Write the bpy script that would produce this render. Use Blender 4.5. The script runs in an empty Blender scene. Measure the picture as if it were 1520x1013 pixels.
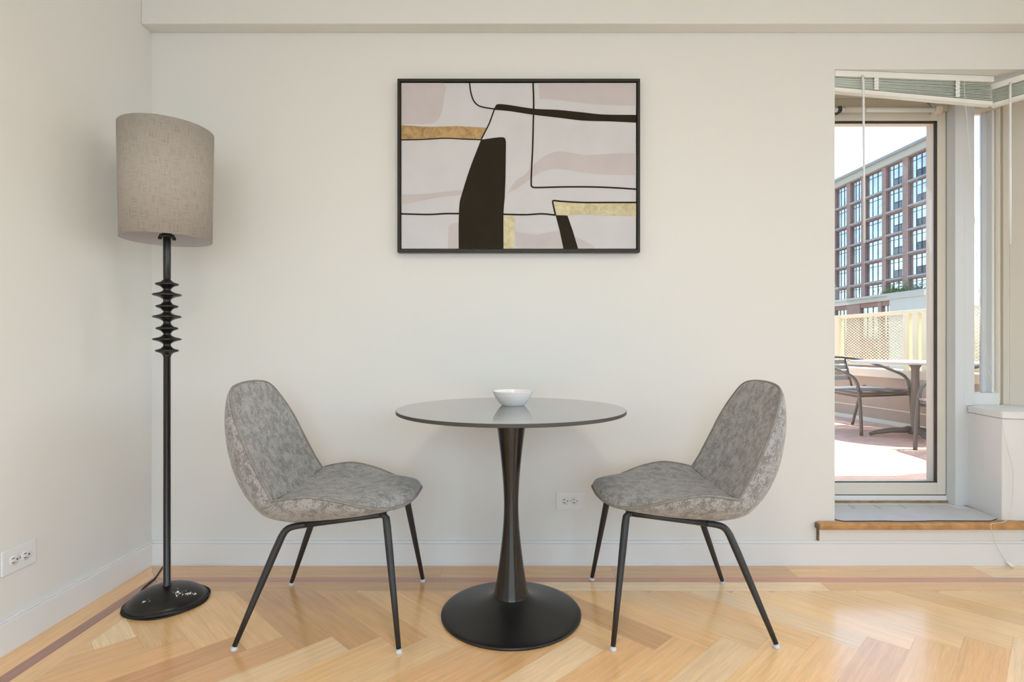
import bpy, bmesh, math, random
from mathutils import Vector, Matrix, noise
random.seed(7)
S = bpy.context.scene
COL = S.collection
PI = math.pi

# ------------------------------------------------------------------ frame data
F = 815.0            # focal length in pixels of the 1520 px wide frame
CX, CY = 760.0, 514.0
CAMZ = 0.945
YW = 2.377           # face of the back wall
XL = -1.56           # face of the left wall


def at(px, py, d):
    """point at distance d seen at a photograph position (used for measuring)"""
    return Vector(((px - CX) * d / F, d, CAMZ - (py - CY) * d / F))


# ------------------------------------------------------------------ materials
def new_mat(name):
    m = bpy.data.materials.new(name)
    m.use_nodes = True
    nt = m.node_tree
    b = nt.nodes['Principled BSDF']
    return m, nt, b


def srgb(r, g, b):
    def f(c):
        c /= 255.0
        return c / 12.92 if c <= 0.04045 else ((c + 0.055) / 1.055) ** 2.4
    return (f(r), f(g), f(b), 1.0)


def simple(name, col, rough=0.5, metal=0.0, spec=0.5, bump=0.0, bscale=200.0, var=0.0, vscale=8.0, coat=0.0):
    m, nt, b = new_mat(name)
    b.inputs['Base Color'].default_value = col
    b.inputs['Roughness'].default_value = rough
    b.inputs['Metallic'].default_value = metal
    b.inputs['Specular IOR Level'].default_value = spec
    b.inputs['Coat Weight'].default_value = coat
    tc = nt.nodes.new('ShaderNodeTexCoord')
    if var > 0:
        n = nt.nodes.new('ShaderNodeTexNoise')
        n.inputs['Scale'].default_value = vscale
        n.inputs['Detail'].default_value = 4
        nt.links.new(tc.outputs['Object'], n.inputs['Vector'])
        mr = nt.nodes.new('ShaderNodeMapRange')
        mr.inputs['From Min'].default_value = 0.3
        mr.inputs['From Max'].default_value = 0.7
        mr.inputs['To Min'].default_value = 1 - var
        mr.inputs['To Max'].default_value = 1 + var
        nt.links.new(n.outputs['Fac'], mr.inputs['Value'])
        mx = nt.nodes.new('ShaderNodeVectorMath')
        mx.operation = 'SCALE'
        mx.inputs[0].default_value = col[:3]
        nt.links.new(mr.outputs['Result'], mx.inputs['Scale'])
        nt.links.new(mx.outputs['Vector'], b.inputs['Base Color'])
    if bump > 0:
        n2 = nt.nodes.new('ShaderNodeTexNoise')
        n2.inputs['Scale'].default_value = bscale
        n2.inputs['Detail'].default_value = 3
        nt.links.new(tc.outputs['Object'], n2.inputs['Vector'])
        bp = nt.nodes.new('ShaderNodeBump')
        bp.inputs['Strength'].default_value = bump
        bp.inputs['Distance'].default_value = 0.002
        nt.links.new(n2.outputs['Fac'], bp.inputs['Height'])
        nt.links.new(bp.outputs['Normal'], b.inputs['Normal'])
    return m


def glass_mat(name, tint=(1, 1, 1, 1)):
    m = bpy.data.materials.new(name)
    m.use_nodes = True
    nt = m.node_tree
    nt.nodes.clear()
    out = nt.nodes.new('ShaderNodeOutputMaterial')
    mix = nt.nodes.new('ShaderNodeMixShader')
    tr = nt.nodes.new('ShaderNodeBsdfTransparent')
    tr.inputs['Color'].default_value = tint
    gl = nt.nodes.new('ShaderNodeBsdfGlossy')
    gl.inputs['Roughness'].default_value = 0.0
    fr = nt.nodes.new('ShaderNodeFresnel')
    fr.inputs['IOR'].default_value = 1.35
    nt.links.new(fr.outputs['Fac'], mix.inputs['Fac'])
    nt.links.new(tr.outputs['BSDF'], mix.inputs[1])
    nt.links.new(gl.outputs['BSDF'], mix.inputs[2])
    nt.links.new(mix.outputs['Shader'], out.inputs['Surface'])
    return m


def emit_mat(name, col, s):
    m, nt, b = new_mat(name)
    b.inputs['Base Color'].default_value = col
    b.inputs['Emission Color'].default_value = col
    b.inputs['Emission Strength'].default_value = s
    return m


def floor_mat():
    m, nt, b = new_mat('oak_floor')
    at_ = nt.nodes.new('ShaderNodeVertexColor')
    at_.layer_name = 'plank'
    uv = nt.nodes.new('ShaderNodeUVMap')
    uv.uv_map = 'grain'
    mp = nt.nodes.new('ShaderNodeMapping')
    mp.inputs['Scale'].default_value = (1.6, 34.0, 1.0)
    nt.links.new(uv.outputs['UV'], mp.inputs['Vector'])
    n = nt.nodes.new('ShaderNodeTexNoise')
    n.inputs['Scale'].default_value = 2.2
    n.inputs['Detail'].default_value = 6
    n.inputs['Roughness'].default_value = 0.6
    n.inputs['Distortion'].default_value = 0.6
    nt.links.new(mp.outputs['Vector'], n.inputs['Vector'])
    mr = nt.nodes.new('ShaderNodeMapRange')
    mr.inputs['From Min'].default_value = 0.3
    mr.inputs['From Max'].default_value = 0.72
    mr.inputs['To Min'].default_value = 0.86
    mr.inputs['To Max'].default_value = 1.10
    nt.links.new(n.outputs['Fac'], mr.inputs['Value'])
    # fine pores
    mp2 = nt.nodes.new('ShaderNodeMapping')
    mp2.inputs['Scale'].default_value = (14.0, 420.0, 1.0)
    nt.links.new(uv.outputs['UV'], mp2.inputs['Vector'])
    n2 = nt.nodes.new('ShaderNodeTexNoise')
    n2.inputs['Scale'].default_value = 1.0
    n2.inputs['Detail'].default_value = 2
    nt.links.new(mp2.outputs['Vector'], n2.inputs['Vector'])
    mr2 = nt.nodes.new('ShaderNodeMapRange')
    mr2.inputs['From Min'].default_value = 0.35
    mr2.inputs['From Max'].default_value = 0.6
    mr2.inputs['To Min'].default_value = 0.93
    mr2.inputs['To Max'].default_value = 1.02
    nt.links.new(n2.outputs['Fac'], mr2.inputs['Value'])
    mu = nt.nodes.new('ShaderNodeMath')
    mu.operation = 'MULTIPLY'
    nt.links.new(mr.outputs['Result'], mu.inputs[0])
    nt.links.new(mr2.outputs['Result'], mu.inputs[1])
    sc = nt.nodes.new('ShaderNodeVectorMath')
    sc.operation = 'SCALE'
    nt.links.new(at_.outputs['Color'], sc.inputs[0])
    nt.links.new(mu.outputs['Value'], sc.inputs['Scale'])
    nt.links.new(sc.outputs['Vector'], b.inputs['Base Color'])
    b.inputs['Roughness'].default_value = 0.24
    b.inputs['Specular IOR Level'].default_value = 0.5
    b.inputs['Coat Weight'].default_value = 0.7
    b.inputs['Coat Roughness'].default_value = 0.17
    bp = nt.nodes.new('ShaderNodeBump')
    bp.inputs['Strength'].default_value = 0.05
    bp.inputs['Distance'].default_value = 0.002
    nt.links.new(n.outputs['Fac'], bp.inputs['Height'])
    nt.links.new(bp.outputs['Normal'], b.inputs['Normal'])
    return m


def fabric_mat():
    m, nt, b = new_mat('chenille_fabric')
    tc = nt.nodes.new('ShaderNodeTexCoord')
    # large crushed patches
    n1 = nt.nodes.new('ShaderNodeTexNoise')
    n1.inputs['Scale'].default_value = 34
    n1.inputs['Detail'].default_value = 8
    n1.inputs['Roughness'].default_value = 0.72
    n1.inputs['Distortion'].default_value = 0.1
    nt.links.new(tc.outputs['Object'], n1.inputs['Vector'])
    # short pile threads
    mp = nt.nodes.new('ShaderNodeMapping')
    mp.inputs['Scale'].default_value = (220, 320, 110)
    mp.inputs['Rotation'].default_value = (0.3, 0.25, 0.5)
    nt.links.new(tc.outputs['Object'], mp.inputs['Vector'])
    n2 = nt.nodes.new('ShaderNodeTexNoise')
    n2.inputs['Scale'].default_value = 1.3
    n2.inputs['Detail'].default_value = 4
    n2.inputs['Distortion'].default_value = 1.0
    nt.links.new(mp.outputs['Vector'], n2.inputs['Vector'])
    add = nt.nodes.new('ShaderNodeMath')
    add.operation = 'MULTIPLY_ADD'
    add.inputs[1].default_value = 0.95
    nt.links.new(n2.outputs['Fac'], add.inputs[0])
    nt.links.new(n1.outputs['Fac'], add.inputs[2])
    cr = nt.nodes.new('ShaderNodeValToRGB')
    cr.color_ramp.elements[0].position = 0.70
    cr.color_ramp.elements[0].color = srgb(116, 115, 113)
    cr.color_ramp.elements[1].position = 1.26
    cr.color_ramp.elements[1].color = srgb(172, 171, 170)
    e = cr.color_ramp.elements.new(0.97)
    e.color = srgb(141, 140, 138)
    nt.links.new(add.outputs['Value'], cr.inputs['Fac'])
    nt.links.new(cr.outputs['Color'], b.inputs['Base Color'])
    b.inputs['Roughness'].default_value = 0.85
    b.inputs['Specular IOR Level'].default_value = 0.2
    b.inputs['Sheen Weight'].default_value = 0.3
    b.inputs['Sheen Roughness'].default_value = 0.4
    bp = nt.nodes.new('ShaderNodeBump')
    bp.inputs['Strength'].default_value = 0.45
    bp.inputs['Distance'].default_value = 0.003
    nt.links.new(add.outputs['Value'], bp.inputs['Height'])
    nt.links.new(bp.outputs['Normal'], b.inputs['Normal'])
    return m


def linen_mat():
    m, nt, b = new_mat('linen_shade')
    uv = nt.nodes.new('ShaderNodeUVMap')
    uv.uv_map = 'wrap'
    outs = []
    for sc_ in ((30, 420, 1), (420, 22, 1)):
        mp = nt.nodes.new('ShaderNodeMapping')
        mp.inputs['Scale'].default_value = sc_
        nt.links.new(uv.outputs['UV'], mp.inputs['Vector'])
        n = nt.nodes.new('ShaderNodeTexNoise')
        n.inputs['Scale'].default_value = 1.0
        n.inputs['Detail'].default_value = 3
        nt.links.new(mp.outputs['Vector'], n.inputs['Vector'])
        outs.append(n)
    ad = nt.nodes.new('ShaderNodeMath')
    ad.operation = 'ADD'
    nt.links.new(outs[0].outputs['Fac'], ad.inputs[0])
    nt.links.new(outs[1].outputs['Fac'], ad.inputs[1])
    cr = nt.nodes.new('ShaderNodeValToRGB')
    cr.color_ramp.elements[0].position = 0.75
    cr.color_ramp.elements[0].color = srgb(152, 145, 138)
    cr.color_ramp.elements[1].position = 1.25
    cr.color_ramp.elements[1].color = srgb(175, 168, 160)
    nt.links.new(ad.outputs['Value'], cr.inputs['Fac'])
    nt.links.new(cr.outputs['Color'], b.inputs['Base Color'])
    b.inputs['Roughness'].default_value = 0.9
    b.inputs['Specular IOR Level'].default_value = 0.1
    bp = nt.nodes.new('ShaderNodeBump')
    bp.inputs['Strength'].default_value = 0.2
    bp.inputs['Distance'].default_value = 0.001
    nt.links.new(ad.outputs['Value'], bp.inputs['Height'])
    nt.links.new(bp.outputs['Normal'], b.inputs['Normal'])
    return m


def brick_mat():
    m, nt, b = new_mat('brick')
    tc = nt.nodes.new('ShaderNodeTexCoord')
    mp = nt.nodes.new('ShaderNodeMapping')
    mp.inputs['Rotation'].default_value = (0, 0, 0)
    sep = nt.nodes.new('ShaderNodeSeparateXYZ')
    cmb = nt.nodes.new('ShaderNodeCombineXYZ')
    nt.links.new(tc.outputs['Object'], sep.inputs['Vector'])
    nt.links.new(sep.outputs['Y'], cmb.inputs['X'])
    nt.links.new(sep.outputs['Z'], cmb.inputs['Y'])
    br = nt.nodes.new('ShaderNodeTexBrick')
    br.inputs['Scale'].default_value = 2.2
    br.inputs['Color1'].default_value = srgb(186, 134, 118)
    br.inputs['Color2'].default_value = srgb(202, 152, 136)
    br.inputs['Mortar'].default_value = srgb(206, 182, 168)
    br.inputs['Mortar Size'].default_value = 0.012
    nt.links.new(cmb.outputs['Vector'], br.inputs['Vector'])
    nt.links.new(br.outputs['Color'], b.inputs['Base Color'])
    b.inputs['Roughness'].default_value = 0.9
    return m


def tile_mat():
    m, nt, b = new_mat('terrace_tile')
    tc = nt.nodes.new('ShaderNodeTexCoord')
    br = nt.nodes.new('ShaderNodeTexBrick')
    br.offset = 0.5
    br.inputs['Scale'].default_value = 5.0
    br.inputs['Color1'].default_value = srgb(220, 178, 158)
    br.inputs['Color2'].default_value = srgb(230, 194, 176)
    br.inputs['Mortar'].default_value = srgb(225, 205, 190)
    br.inputs['Mortar Size'].default_value = 0.015
    nt.links.new(tc.outputs['Object'], br.inputs['Vector'])
    nt.links.new(br.outputs['Color'], b.inputs['Base Color'])
    b.inputs['Roughness'].default_value = 0.8
    return m


def lamp_base_mat():
    """black enamel with a few chips where the paint has come off"""
    m, nt, b = new_mat('chipped_black_enamel')
    b.inputs['Roughness'].default_value = 0.32
    tc = nt.nodes.new('ShaderNodeTexCoord')
    spots = [((0.062, -0.030, 0.045), 0.038), ((0.094, -0.012, 0.036), 0.03), ((-0.020, -0.085, 0.036), 0.022)]
    acc = None
    for p, r in spots:
        d = nt.nodes.new('ShaderNodeVectorMath')
        d.operation = 'DISTANCE'
        d.inputs[1].default_value = p
        nt.links.new(tc.outputs['Object'], d.inputs[0])
        mr = nt.nodes.new('ShaderNodeMapRange')
        mr.inputs['From Min'].default_value = 0.0
        mr.inputs['From Max'].default_value = r
        mr.inputs['To Min'].default_value = 1.0
        mr.inputs['To Max'].default_value = 0.0
        nt.links.new(d.outputs['Value'], mr.inputs['Value'])
        if acc is None:
            acc = mr.outputs['Result']
        else:
            mx = nt.nodes.new('ShaderNodeMath')
            mx.operation = 'MAXIMUM'
            nt.links.new(acc, mx.inputs[0])
            nt.links.new(mr.outputs['Result'], mx.inputs[1])
            acc = mx.outputs['Value']
    n = nt.nodes.new('ShaderNodeTexNoise')
    n.inputs['Scale'].default_value = 110
    n.inputs['Detail'].default_value = 2
    nt.links.new(tc.outputs['Object'], n.inputs['Vector'])
    ad = nt.nodes.new('ShaderNodeMath')
    ad.operation = 'MULTIPLY_ADD'
    ad.inputs[1].default_value = 0.34
    nt.links.new(acc, ad.inputs[0])
    nt.links.new(n.outputs['Fac'], ad.inputs[2])
    gt = nt.nodes.new('ShaderNodeMath')
    gt.operation = 'GREATER_THAN'
    gt.inputs[1].default_value = 0.79
    nt.links.new(ad.outputs['Value'], gt.inputs[0])
    mixc = nt.nodes.new('ShaderNodeMix')
    mixc.data_type = 'RGBA'
    mixc.inputs[6].default_value = srgb(22, 20, 19)
    mixc.inputs[7].default_value = srgb(225, 222, 215)
    nt.links.new(gt.outputs['Value'], mixc.inputs[0])
    nt.links.new(mixc.outputs[2], b.inputs['Base Color'])
    return m


def gold_mat(name, base, dark):
    m, nt, b = new_mat(name)
    tc = nt.nodes.new('ShaderNodeTexCoord')
    n = nt.nodes.new('ShaderNodeTexNoise')
    n.inputs['Scale'].default_value = 28
    n.inputs['Detail'].default_value = 6
    n.inputs['Distortion'].default_value = 1.5
    nt.links.new(tc.outputs['Object'], n.inputs['Vector'])
    cr = nt.nodes.new('ShaderNodeValToRGB')
    cr.color_ramp.elements[0].position = 0.35
    cr.color_ramp.elements[0].color = dark
    cr.color_ramp.elements[1].position = 0.65
    cr.color_ramp.elements[1].color = base
    nt.links.new(n.outputs['Fac'], cr.inputs['Fac'])
    nt.links.new(cr.outputs['Color'], b.inputs['Base Color'])
    b.inputs['Roughness'].default_value = 0.45
    b.inputs['Metallic'].default_value = 0.25
    return m


M = {}
M['wall'] = simple('wall_paint', (0.770, 0.774, 0.756, 1), 0.75, spec=0.25, bump=0.06, bscale=90)
M['ceiling'] = simple('ceiling_paint', (0.84, 0.83, 0.80, 1), 0.85, spec=0.2)
M['trim'] = simple('trim_paint', (0.80, 0.81, 0.815, 1), 0.42, spec=0.4, bump=0.03, bscale=60)
M['floor'] = floor_mat()
M['slab'] = simple('floor_bed', srgb(96, 70, 46), 0.9)
M['fabric'] = fabric_mat()
M['piping'] = simple('piping_fabric', srgb(136, 133, 127), 0.8, bump=0.3, bscale=500, var=0.18, vscale=60)
M['piping_dark'] = simple('seam_fabric', srgb(96, 93, 87), 0.9)
M['black_metal'] = simple('black_metal', srgb(40, 40, 41), 0.42, spec=0.5)
M['gloss_black'] = simple('gloss_black_metal', srgb(20, 16, 13), 0.17, spec=0.6)
M['table_black'] = simple('satin_black_metal', srgb(38, 35, 33), 0.30, spec=0.5)
M['table_base'] = simple('base_black_metal', srgb(30, 29, 28), 0.30, spec=0.5)
M['table_top'] = simple('dark_stone_top', srgb(122, 121, 120), 0.12, spec=1.0, var=0.03, vscale=14, coat=0.6)
M['table_edge'] = simple('dark_stone_edge', srgb(70, 66, 62), 0.5)
M['glide'] = simple('white_glide', srgb(206, 206, 208), 0.4)
M['porcelain'] = simple('white_porcelain', srgb(238, 238, 238), 0.18, spec=0.5)
M['linen'] = linen_mat()
M['shade_inner'] = simple('shade_lining', srgb(205, 205, 214), 0.9)
M['lamp_black'] = simple('lamp_black', srgb(24, 22, 21), 0.28, spec=0.55)
M['lamp_base'] = lamp_base_mat()
M['cord_black'] = simple('black_cord', srgb(20, 20, 20), 0.5)
M['bulb'] = simple('bulb_glass', srgb(240, 238, 232), 0.3)
M['frame_black'] = simple('picture_frame_black', srgb(38, 34, 27), 0.42, spec=0.4)
M['canvas'] = simple('canvas_white', srgb(205, 206, 209), 0.8, bump=0.12, bscale=700, var=0.03, vscale=9)
M['p_blush'] = simple('paint_blush', srgb(197, 190, 192), 0.8, var=0.03, vscale=12)
M['p_dark'] = simple('paint_umber', srgb(40, 32, 19), 0.7, spec=0.2, var=0.1, vscale=10)
M['p_gold'] = gold_mat('gold_leaf_deep', srgb(188, 156, 108), srgb(150, 120, 76))
M['p_gold2'] = gold_mat('gold_leaf_pale', srgb(204, 195, 160), srgb(182, 169, 130))
M['outlet'] = simple('outlet_plastic', srgb(228, 230, 232), 0.35)
M['slot'] = simple('slot_dark', srgb(60, 58, 56), 0.6)
M['steel'] = simple('steel', srgb(180, 180, 180), 0.35, metal=0.8)
M['alu'] = simple('painted_door_frame', srgb(224, 219, 208), 0.42, spec=0.4)
M['alu_dark'] = simple('frame_beige', srgb(208, 200, 184), 0.5, spec=0.3)
M['post'] = simple('post_paint', srgb(216, 220, 223), 0.5, spec=0.3)
M['gasket'] = simple('rubber_gasket', srgb(62, 58, 52), 0.6)
M['dirt'] = simple('weathered_seal', srgb(150, 130, 104), 0.9, var=0.35, vscale=30)
M['sheet'] = simple('vinyl_sheet', srgb(205, 205, 208), 0.5, var=0.05, vscale=14)
M['sheet_edge'] = simple('sheet_edge', srgb(70, 60, 62), 0.8)
M['nosing'] = simple('oak_nosing', srgb(190, 142, 88), 0.4, var=0.22, vscale=26)
M['riser'] = simple('riser_paint', (0.77, 0.765, 0.74, 1), 0.5)
M['raw_end'] = simple('worn_wood', srgb(128, 112, 88), 0.9, var=0.3, vscale=60)
M['glass'] = glass_mat('window_glass', (0.96, 0.98, 0.97, 1))
M['blind_white'] = simple('blind_white', srgb(238, 240, 236), 0.4)
M['blind_slat'] = simple('blind_slat', srgb(192, 202, 195), 0.45)
M['wand'] = simple('wand_clear', srgb(236, 238, 240), 0.15, spec=0.6)
M['cord'] = simple('pale_cord', srgb(222, 220, 214), 0.6)
M['cord_dark'] = simple('grey_cord', srgb(120, 116, 106), 0.7)
M['tile'] = tile_mat()
M['parapet'] = simple('parapet_render', srgb(188, 168, 148), 0.9, var=0.06, vscale=6)
M['cap'] = simple('parapet_cap', srgb(240, 230, 206), 0.7)
M['fence'] = simple('cream_metal', srgb(246, 236, 202), 0.5)
M['patio_metal'] = simple('patio_metal', srgb(112, 104, 96), 0.45, metal=0.3)
M['patio_sling'] = simple('patio_sling', srgb(128, 130, 134), 0.7)
M['patio_top'] = simple('patio_table_top', srgb(200, 202, 200), 0.3, metal=0.4)
M['brick'] = brick_mat()
M['cream_stone'] = simple('cream_stone', srgb(236, 226, 208), 0.85)
M['grey_stone'] = simple('grey_stone', srgb(204, 198, 190), 0.85)
M['win_frame'] = simple('dark_window_frame', srgb(122, 122, 126), 0.5)
M['win_pane'] = simple('reflecting_pane', srgb(232, 236, 238), 0.04, metal=0.9, var=0.18, vscale=0.6)
M['rail_dark'] = simple('balcony_rail', srgb(92, 96, 108), 0.6)
M['pale_wall'] = simple('pale_wall', srgb(246, 238, 222), 0.85)
M['leaf'] = simple('shrub_leaf', srgb(128, 150, 96), 0.7, var=0.3, vscale=3)
M['street'] = simple('street', srgb(128, 126, 124), 0.9)
M['fill_glow'] = emit_mat('fill_diffuser', (1.0, 0.93, 0.80, 1), 6.0)

# ------------------------------------------------------------------ mesh helpers


class MB:
    def __init__(self):
        self.bm = bmesh.new()
        self.mats = []

    def mi(self, m):
        if m not in self.mats:
            self.mats.append(m)
        return self.mats.index(m)

    def box(self, a, b, m, bevel=0.0, seg=2, mat=None):
        bm = self.bm
        x0, y0, z0 = (min(a[i], b[i]) for i in range(3))
        x1, y1, z1 = (max(a[i], b[i]) for i in range(3))
        vs = [bm.verts.new(p) for p in ((x0, y0, z0), (x1, y0, z0), (x1, y1, z0), (x0, y1, z0),
                                        (x0, y0, z1), (x1, y0, z1), (x1, y1, z1), (x0, y1, z1))]
        idx = ((0, 3, 2, 1), (4, 5, 6, 7), (0, 1, 5, 4), (1, 2, 6, 5), (2, 3, 7, 6), (3, 0, 4, 7))
        fs = [bm.faces.new([vs[i] for i in f]) for f in idx]
        k = self.mi(m)
        for f in fs:
            f.material_index = k
        if mat is not None:
            bmesh.ops.transform(bm, matrix=mat, verts=vs)
        if bevel > 0:
            es = list({e for f in fs for e in f.edges})
            r = bmesh.ops.bevel(bm, geom=es, offset=bevel, segments=seg, affect='EDGES', profile=0.5)
            for f in r['faces']:
                f.material_index = k
        return self

    def prism(self, poly, z0, z1, m, bevel=0.0):
        """plan polygon [(x,y)] raised from z0 to z1"""
        bm = self.bm
        area = sum(poly[i][0] * poly[(i + 1) % len(poly)][1] - poly[(i + 1) % len(poly)][0] * poly[i][1] for i in range(len(poly)))
        if area < 0:
            poly = poly[::-1]
        lo = [bm.verts.new((p[0], p[1], z0)) for p in poly]
        hi = [bm.verts.new((p[0], p[1], z1)) for p in poly]
        k = self.mi(m)
        n = len(poly)
        fs = [bm.faces.new(hi), bm.faces.new(lo[::-1])]
        for i in range(n):
            j = (i + 1) % n
            fs.append(bm.faces.new((lo[i], lo[j], hi[j], hi[i])))
        for f in fs:
            f.material_index = k
        if bevel > 0:
            es = list({e for f in fs for e in f.edges})
            r = bmesh.ops.bevel(bm, geom=es, offset=bevel, segments=2, affect='EDGES', profile=0.5)
            for f in r['faces']:
                f.material_index = k
        return self

    def quad(self, pts, m):
        f = self.bm.faces.new([self.bm.verts.new(p) for p in pts])
        f.material_index = self.mi(m)
        return self

    def lathe(self, prof, m, n=64, c=(0, 0, 0), smooth=True):
        """prof [(r,z)] bottom to top; r==0 gives a pole"""
        bm = self.bm
        k = self.mi(m)
        rings = []
        for r, z in prof:
            if r < 1e-6:
                rings.append([bm.verts.new((c[0], c[1], c[2] + z))])
            else:
                rings.append([bm.verts.new((c[0] + r * math.cos(2 * PI * i / n), c[1] + r * math.sin(2 * PI * i / n), c[2] + z)) for i in range(n)])
        for a, b in zip(rings, rings[1:]):
            for i in range(n):
                j = (i + 1) % n
                if len(a) == 1 and len(b) == 1:
                    continue
                if len(a) == 1:
                    f = bm.faces.new((a[0], b[j], b[i]))
                elif len(b) == 1:
                    f = bm.faces.new((a[i], a[j], b[0]))
                else:
                    f = bm.faces.new((a[i], a[j], b[j], b[i]))
                f.material_index = k
                f.smooth = smooth
        return self

    def tube(self, pts, rad, m, n=12, closed=False, cap=True):
        bm = self.bm
        k = self.mi(m)
        pts = [Vector(p) for p in pts]
        N = len(pts)
        if not isinstance(rad, (list, tuple)):
            rad = [rad] * N
        tang = []
        for i in range(N):
            if closed:
                t = pts[(i + 1) % N] - pts[i - 1]
            else:
                t = pts[min(i + 1, N - 1)] - pts[max(i - 1, 0)]
            tang.append(t.normalized())
        up = Vector((0, 0, 1)) if abs(tang[0].z) < 0.9 else Vector((1, 0, 0))
        nrm = (up - tang[0] * up.dot(tang[0])).normalized()
        rings = []
        for i in range(N):
            if i:
                nrm = nrm - tang[i] * nrm.dot(tang[i])
                nrm.normalize()
            bn = tang[i].cross(nrm)
            rings.append([bm.verts.new(pts[i] + (nrm * math.cos(2 * PI * j / n) + bn * math.sin(2 * PI * j / n)) * rad[i]) for j in range(n)])
        pairs = list(zip(rings, rings[1:]))
        if closed:
            pairs.append((rings[-1], rings[0]))
        for a, b in pairs:
            for i in range(n):
                j = (i + 1) % n
                f = bm.faces.new((a[i], a[j], b[j], b[i]))
                f.material_index = k
                f.smooth = True
        if cap and not closed:
            for f in (bm.faces.new(rings[0][::-1]), bm.faces.new(rings[-1])):
                f.material_index = k
        return self

    def build(self, name, parent=None, loc=None, rz=0.0, smooth_angle=None):
        bm = self.bm
        bmesh.ops.recalc_face_normals(bm, faces=bm.faces)
        me = bpy.data.meshes.new(name)
        bm.to_mesh(me)
        bm.free()
        for m in self.mats:
            me.materials.append(m)
        o = bpy.data.objects.new(name, me)
        COL.objects.link(o)
        if parent:
            o.parent = parent
        if loc is not None:
            o.location = loc
        o.rotation_euler.z = rz
        return o


def smooth_path(pts, sub=6, closed=False):
    pts = [Vector(p) for p in pts]
    N = len(pts)
    out = []
    segs = N if closed else N - 1
    for i in range(segs):
        p1, p2 = pts[i], pts[(i + 1) % N]
        p0 = pts[i - 1] if (i > 0 or closed) else p1 + (p1 - p2)
        p3 = pts[(i + 2) % N] if (i + 2 < N or closed) else p2 + (p2 - p1)
        for k in range(sub):
            t = k / sub
            out.append(0.5 * ((2 * p1) + (p2 - p0) * t + (2 * p0 - 5 * p1 + 4 * p2 - p3) * t * t + (3 * p1 - p0 - 3 * p2 + p3) * t ** 3))
    if not closed:
        out.append(pts[-1])
    return out


def catmull(rows, sub):
    """rows: list of float tuples"""
    out = []
    N = len(rows)
    for i in range(N - 1):
        p1, p2 = rows[i], rows[i + 1]
        p0 = rows[i - 1] if i > 0 else tuple(2 * a - b for a, b in zip(p1, p2))
        p3 = rows[i + 2] if i + 2 < N else tuple(2 * a - b for a, b in zip(p2, p1))
        for k in range(sub):
            t = k / sub
            out.append(tuple(0.5 * (2 * b + (c - a) * t + (2 * a - 5 * b + 4 * c - d) * t * t + (3 * b - a - 3 * c + d) * t ** 3)
                             for a, b, c, d in zip(p0, p1, p2, p3)))
    out.append(rows[-1])
    return out


def thing(name, label, cat, loc=(0, 0, 0), rz=0.0, group=None):
    o = bpy.data.objects.new(name, None)
    o.empty_display_size = 0.1
    COL.objects.link(o)
    o.location = loc
    o.rotation_euler.z = rz
    o['label'] = label
    o['category'] = cat
    if group:
        o['group'] = group
    return o


def struct(o, label=None, cat=None):
    o['kind'] = 'structure'
    if label:
        o['label'] = label
    if cat:
        o['category'] = cat
    return o


def copy_tree(o, parent=None):
    c = o.copy()
    COL.objects.link(c)
    if parent:
        c.parent = parent
    for ch in list(o.children):
        copy_tree(ch, c)
    return c


# ------------------------------------------------------------------ room geometry in plan
ZC = 2.62
YR = -2.6
U = Vector((0.55, -0.835)).normalized()       # direction of the canted window wall
NI = Vector((-U.y * -1, 0))                   # placeholder, set below
NI = Vector((U.y, -U.x)).normalized()         # into the room: (-.835,-.55)
P0 = Vector((2.236, YW))                      # inner corner where the wall turns
LC = 1.9
P1 = P0 + U * LC
XR = P1.x
OPL = 1.397                                   # left side of the door opening
SOF = 2.144                                   # soffit of the opening


# ---- floor
def clip(poly, nx, ny, c):
    """keep nx*x+ny*y<=c"""
    out = []
    for i in range(len(poly)):
        a, b = poly[i], poly[(i + 1) % len(poly)]
        da, db = nx * a[0] + ny * a[1] - c, nx * b[0] + ny * b[1] - c
        if da <= 0:
            out.append(a)
        if da * db < 0:
            t = da / (da - db)
            out.append((a[0] + (b[0] - a[0]) * t, a[1] + (b[1] - a[1]) * t))
    return out


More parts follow.
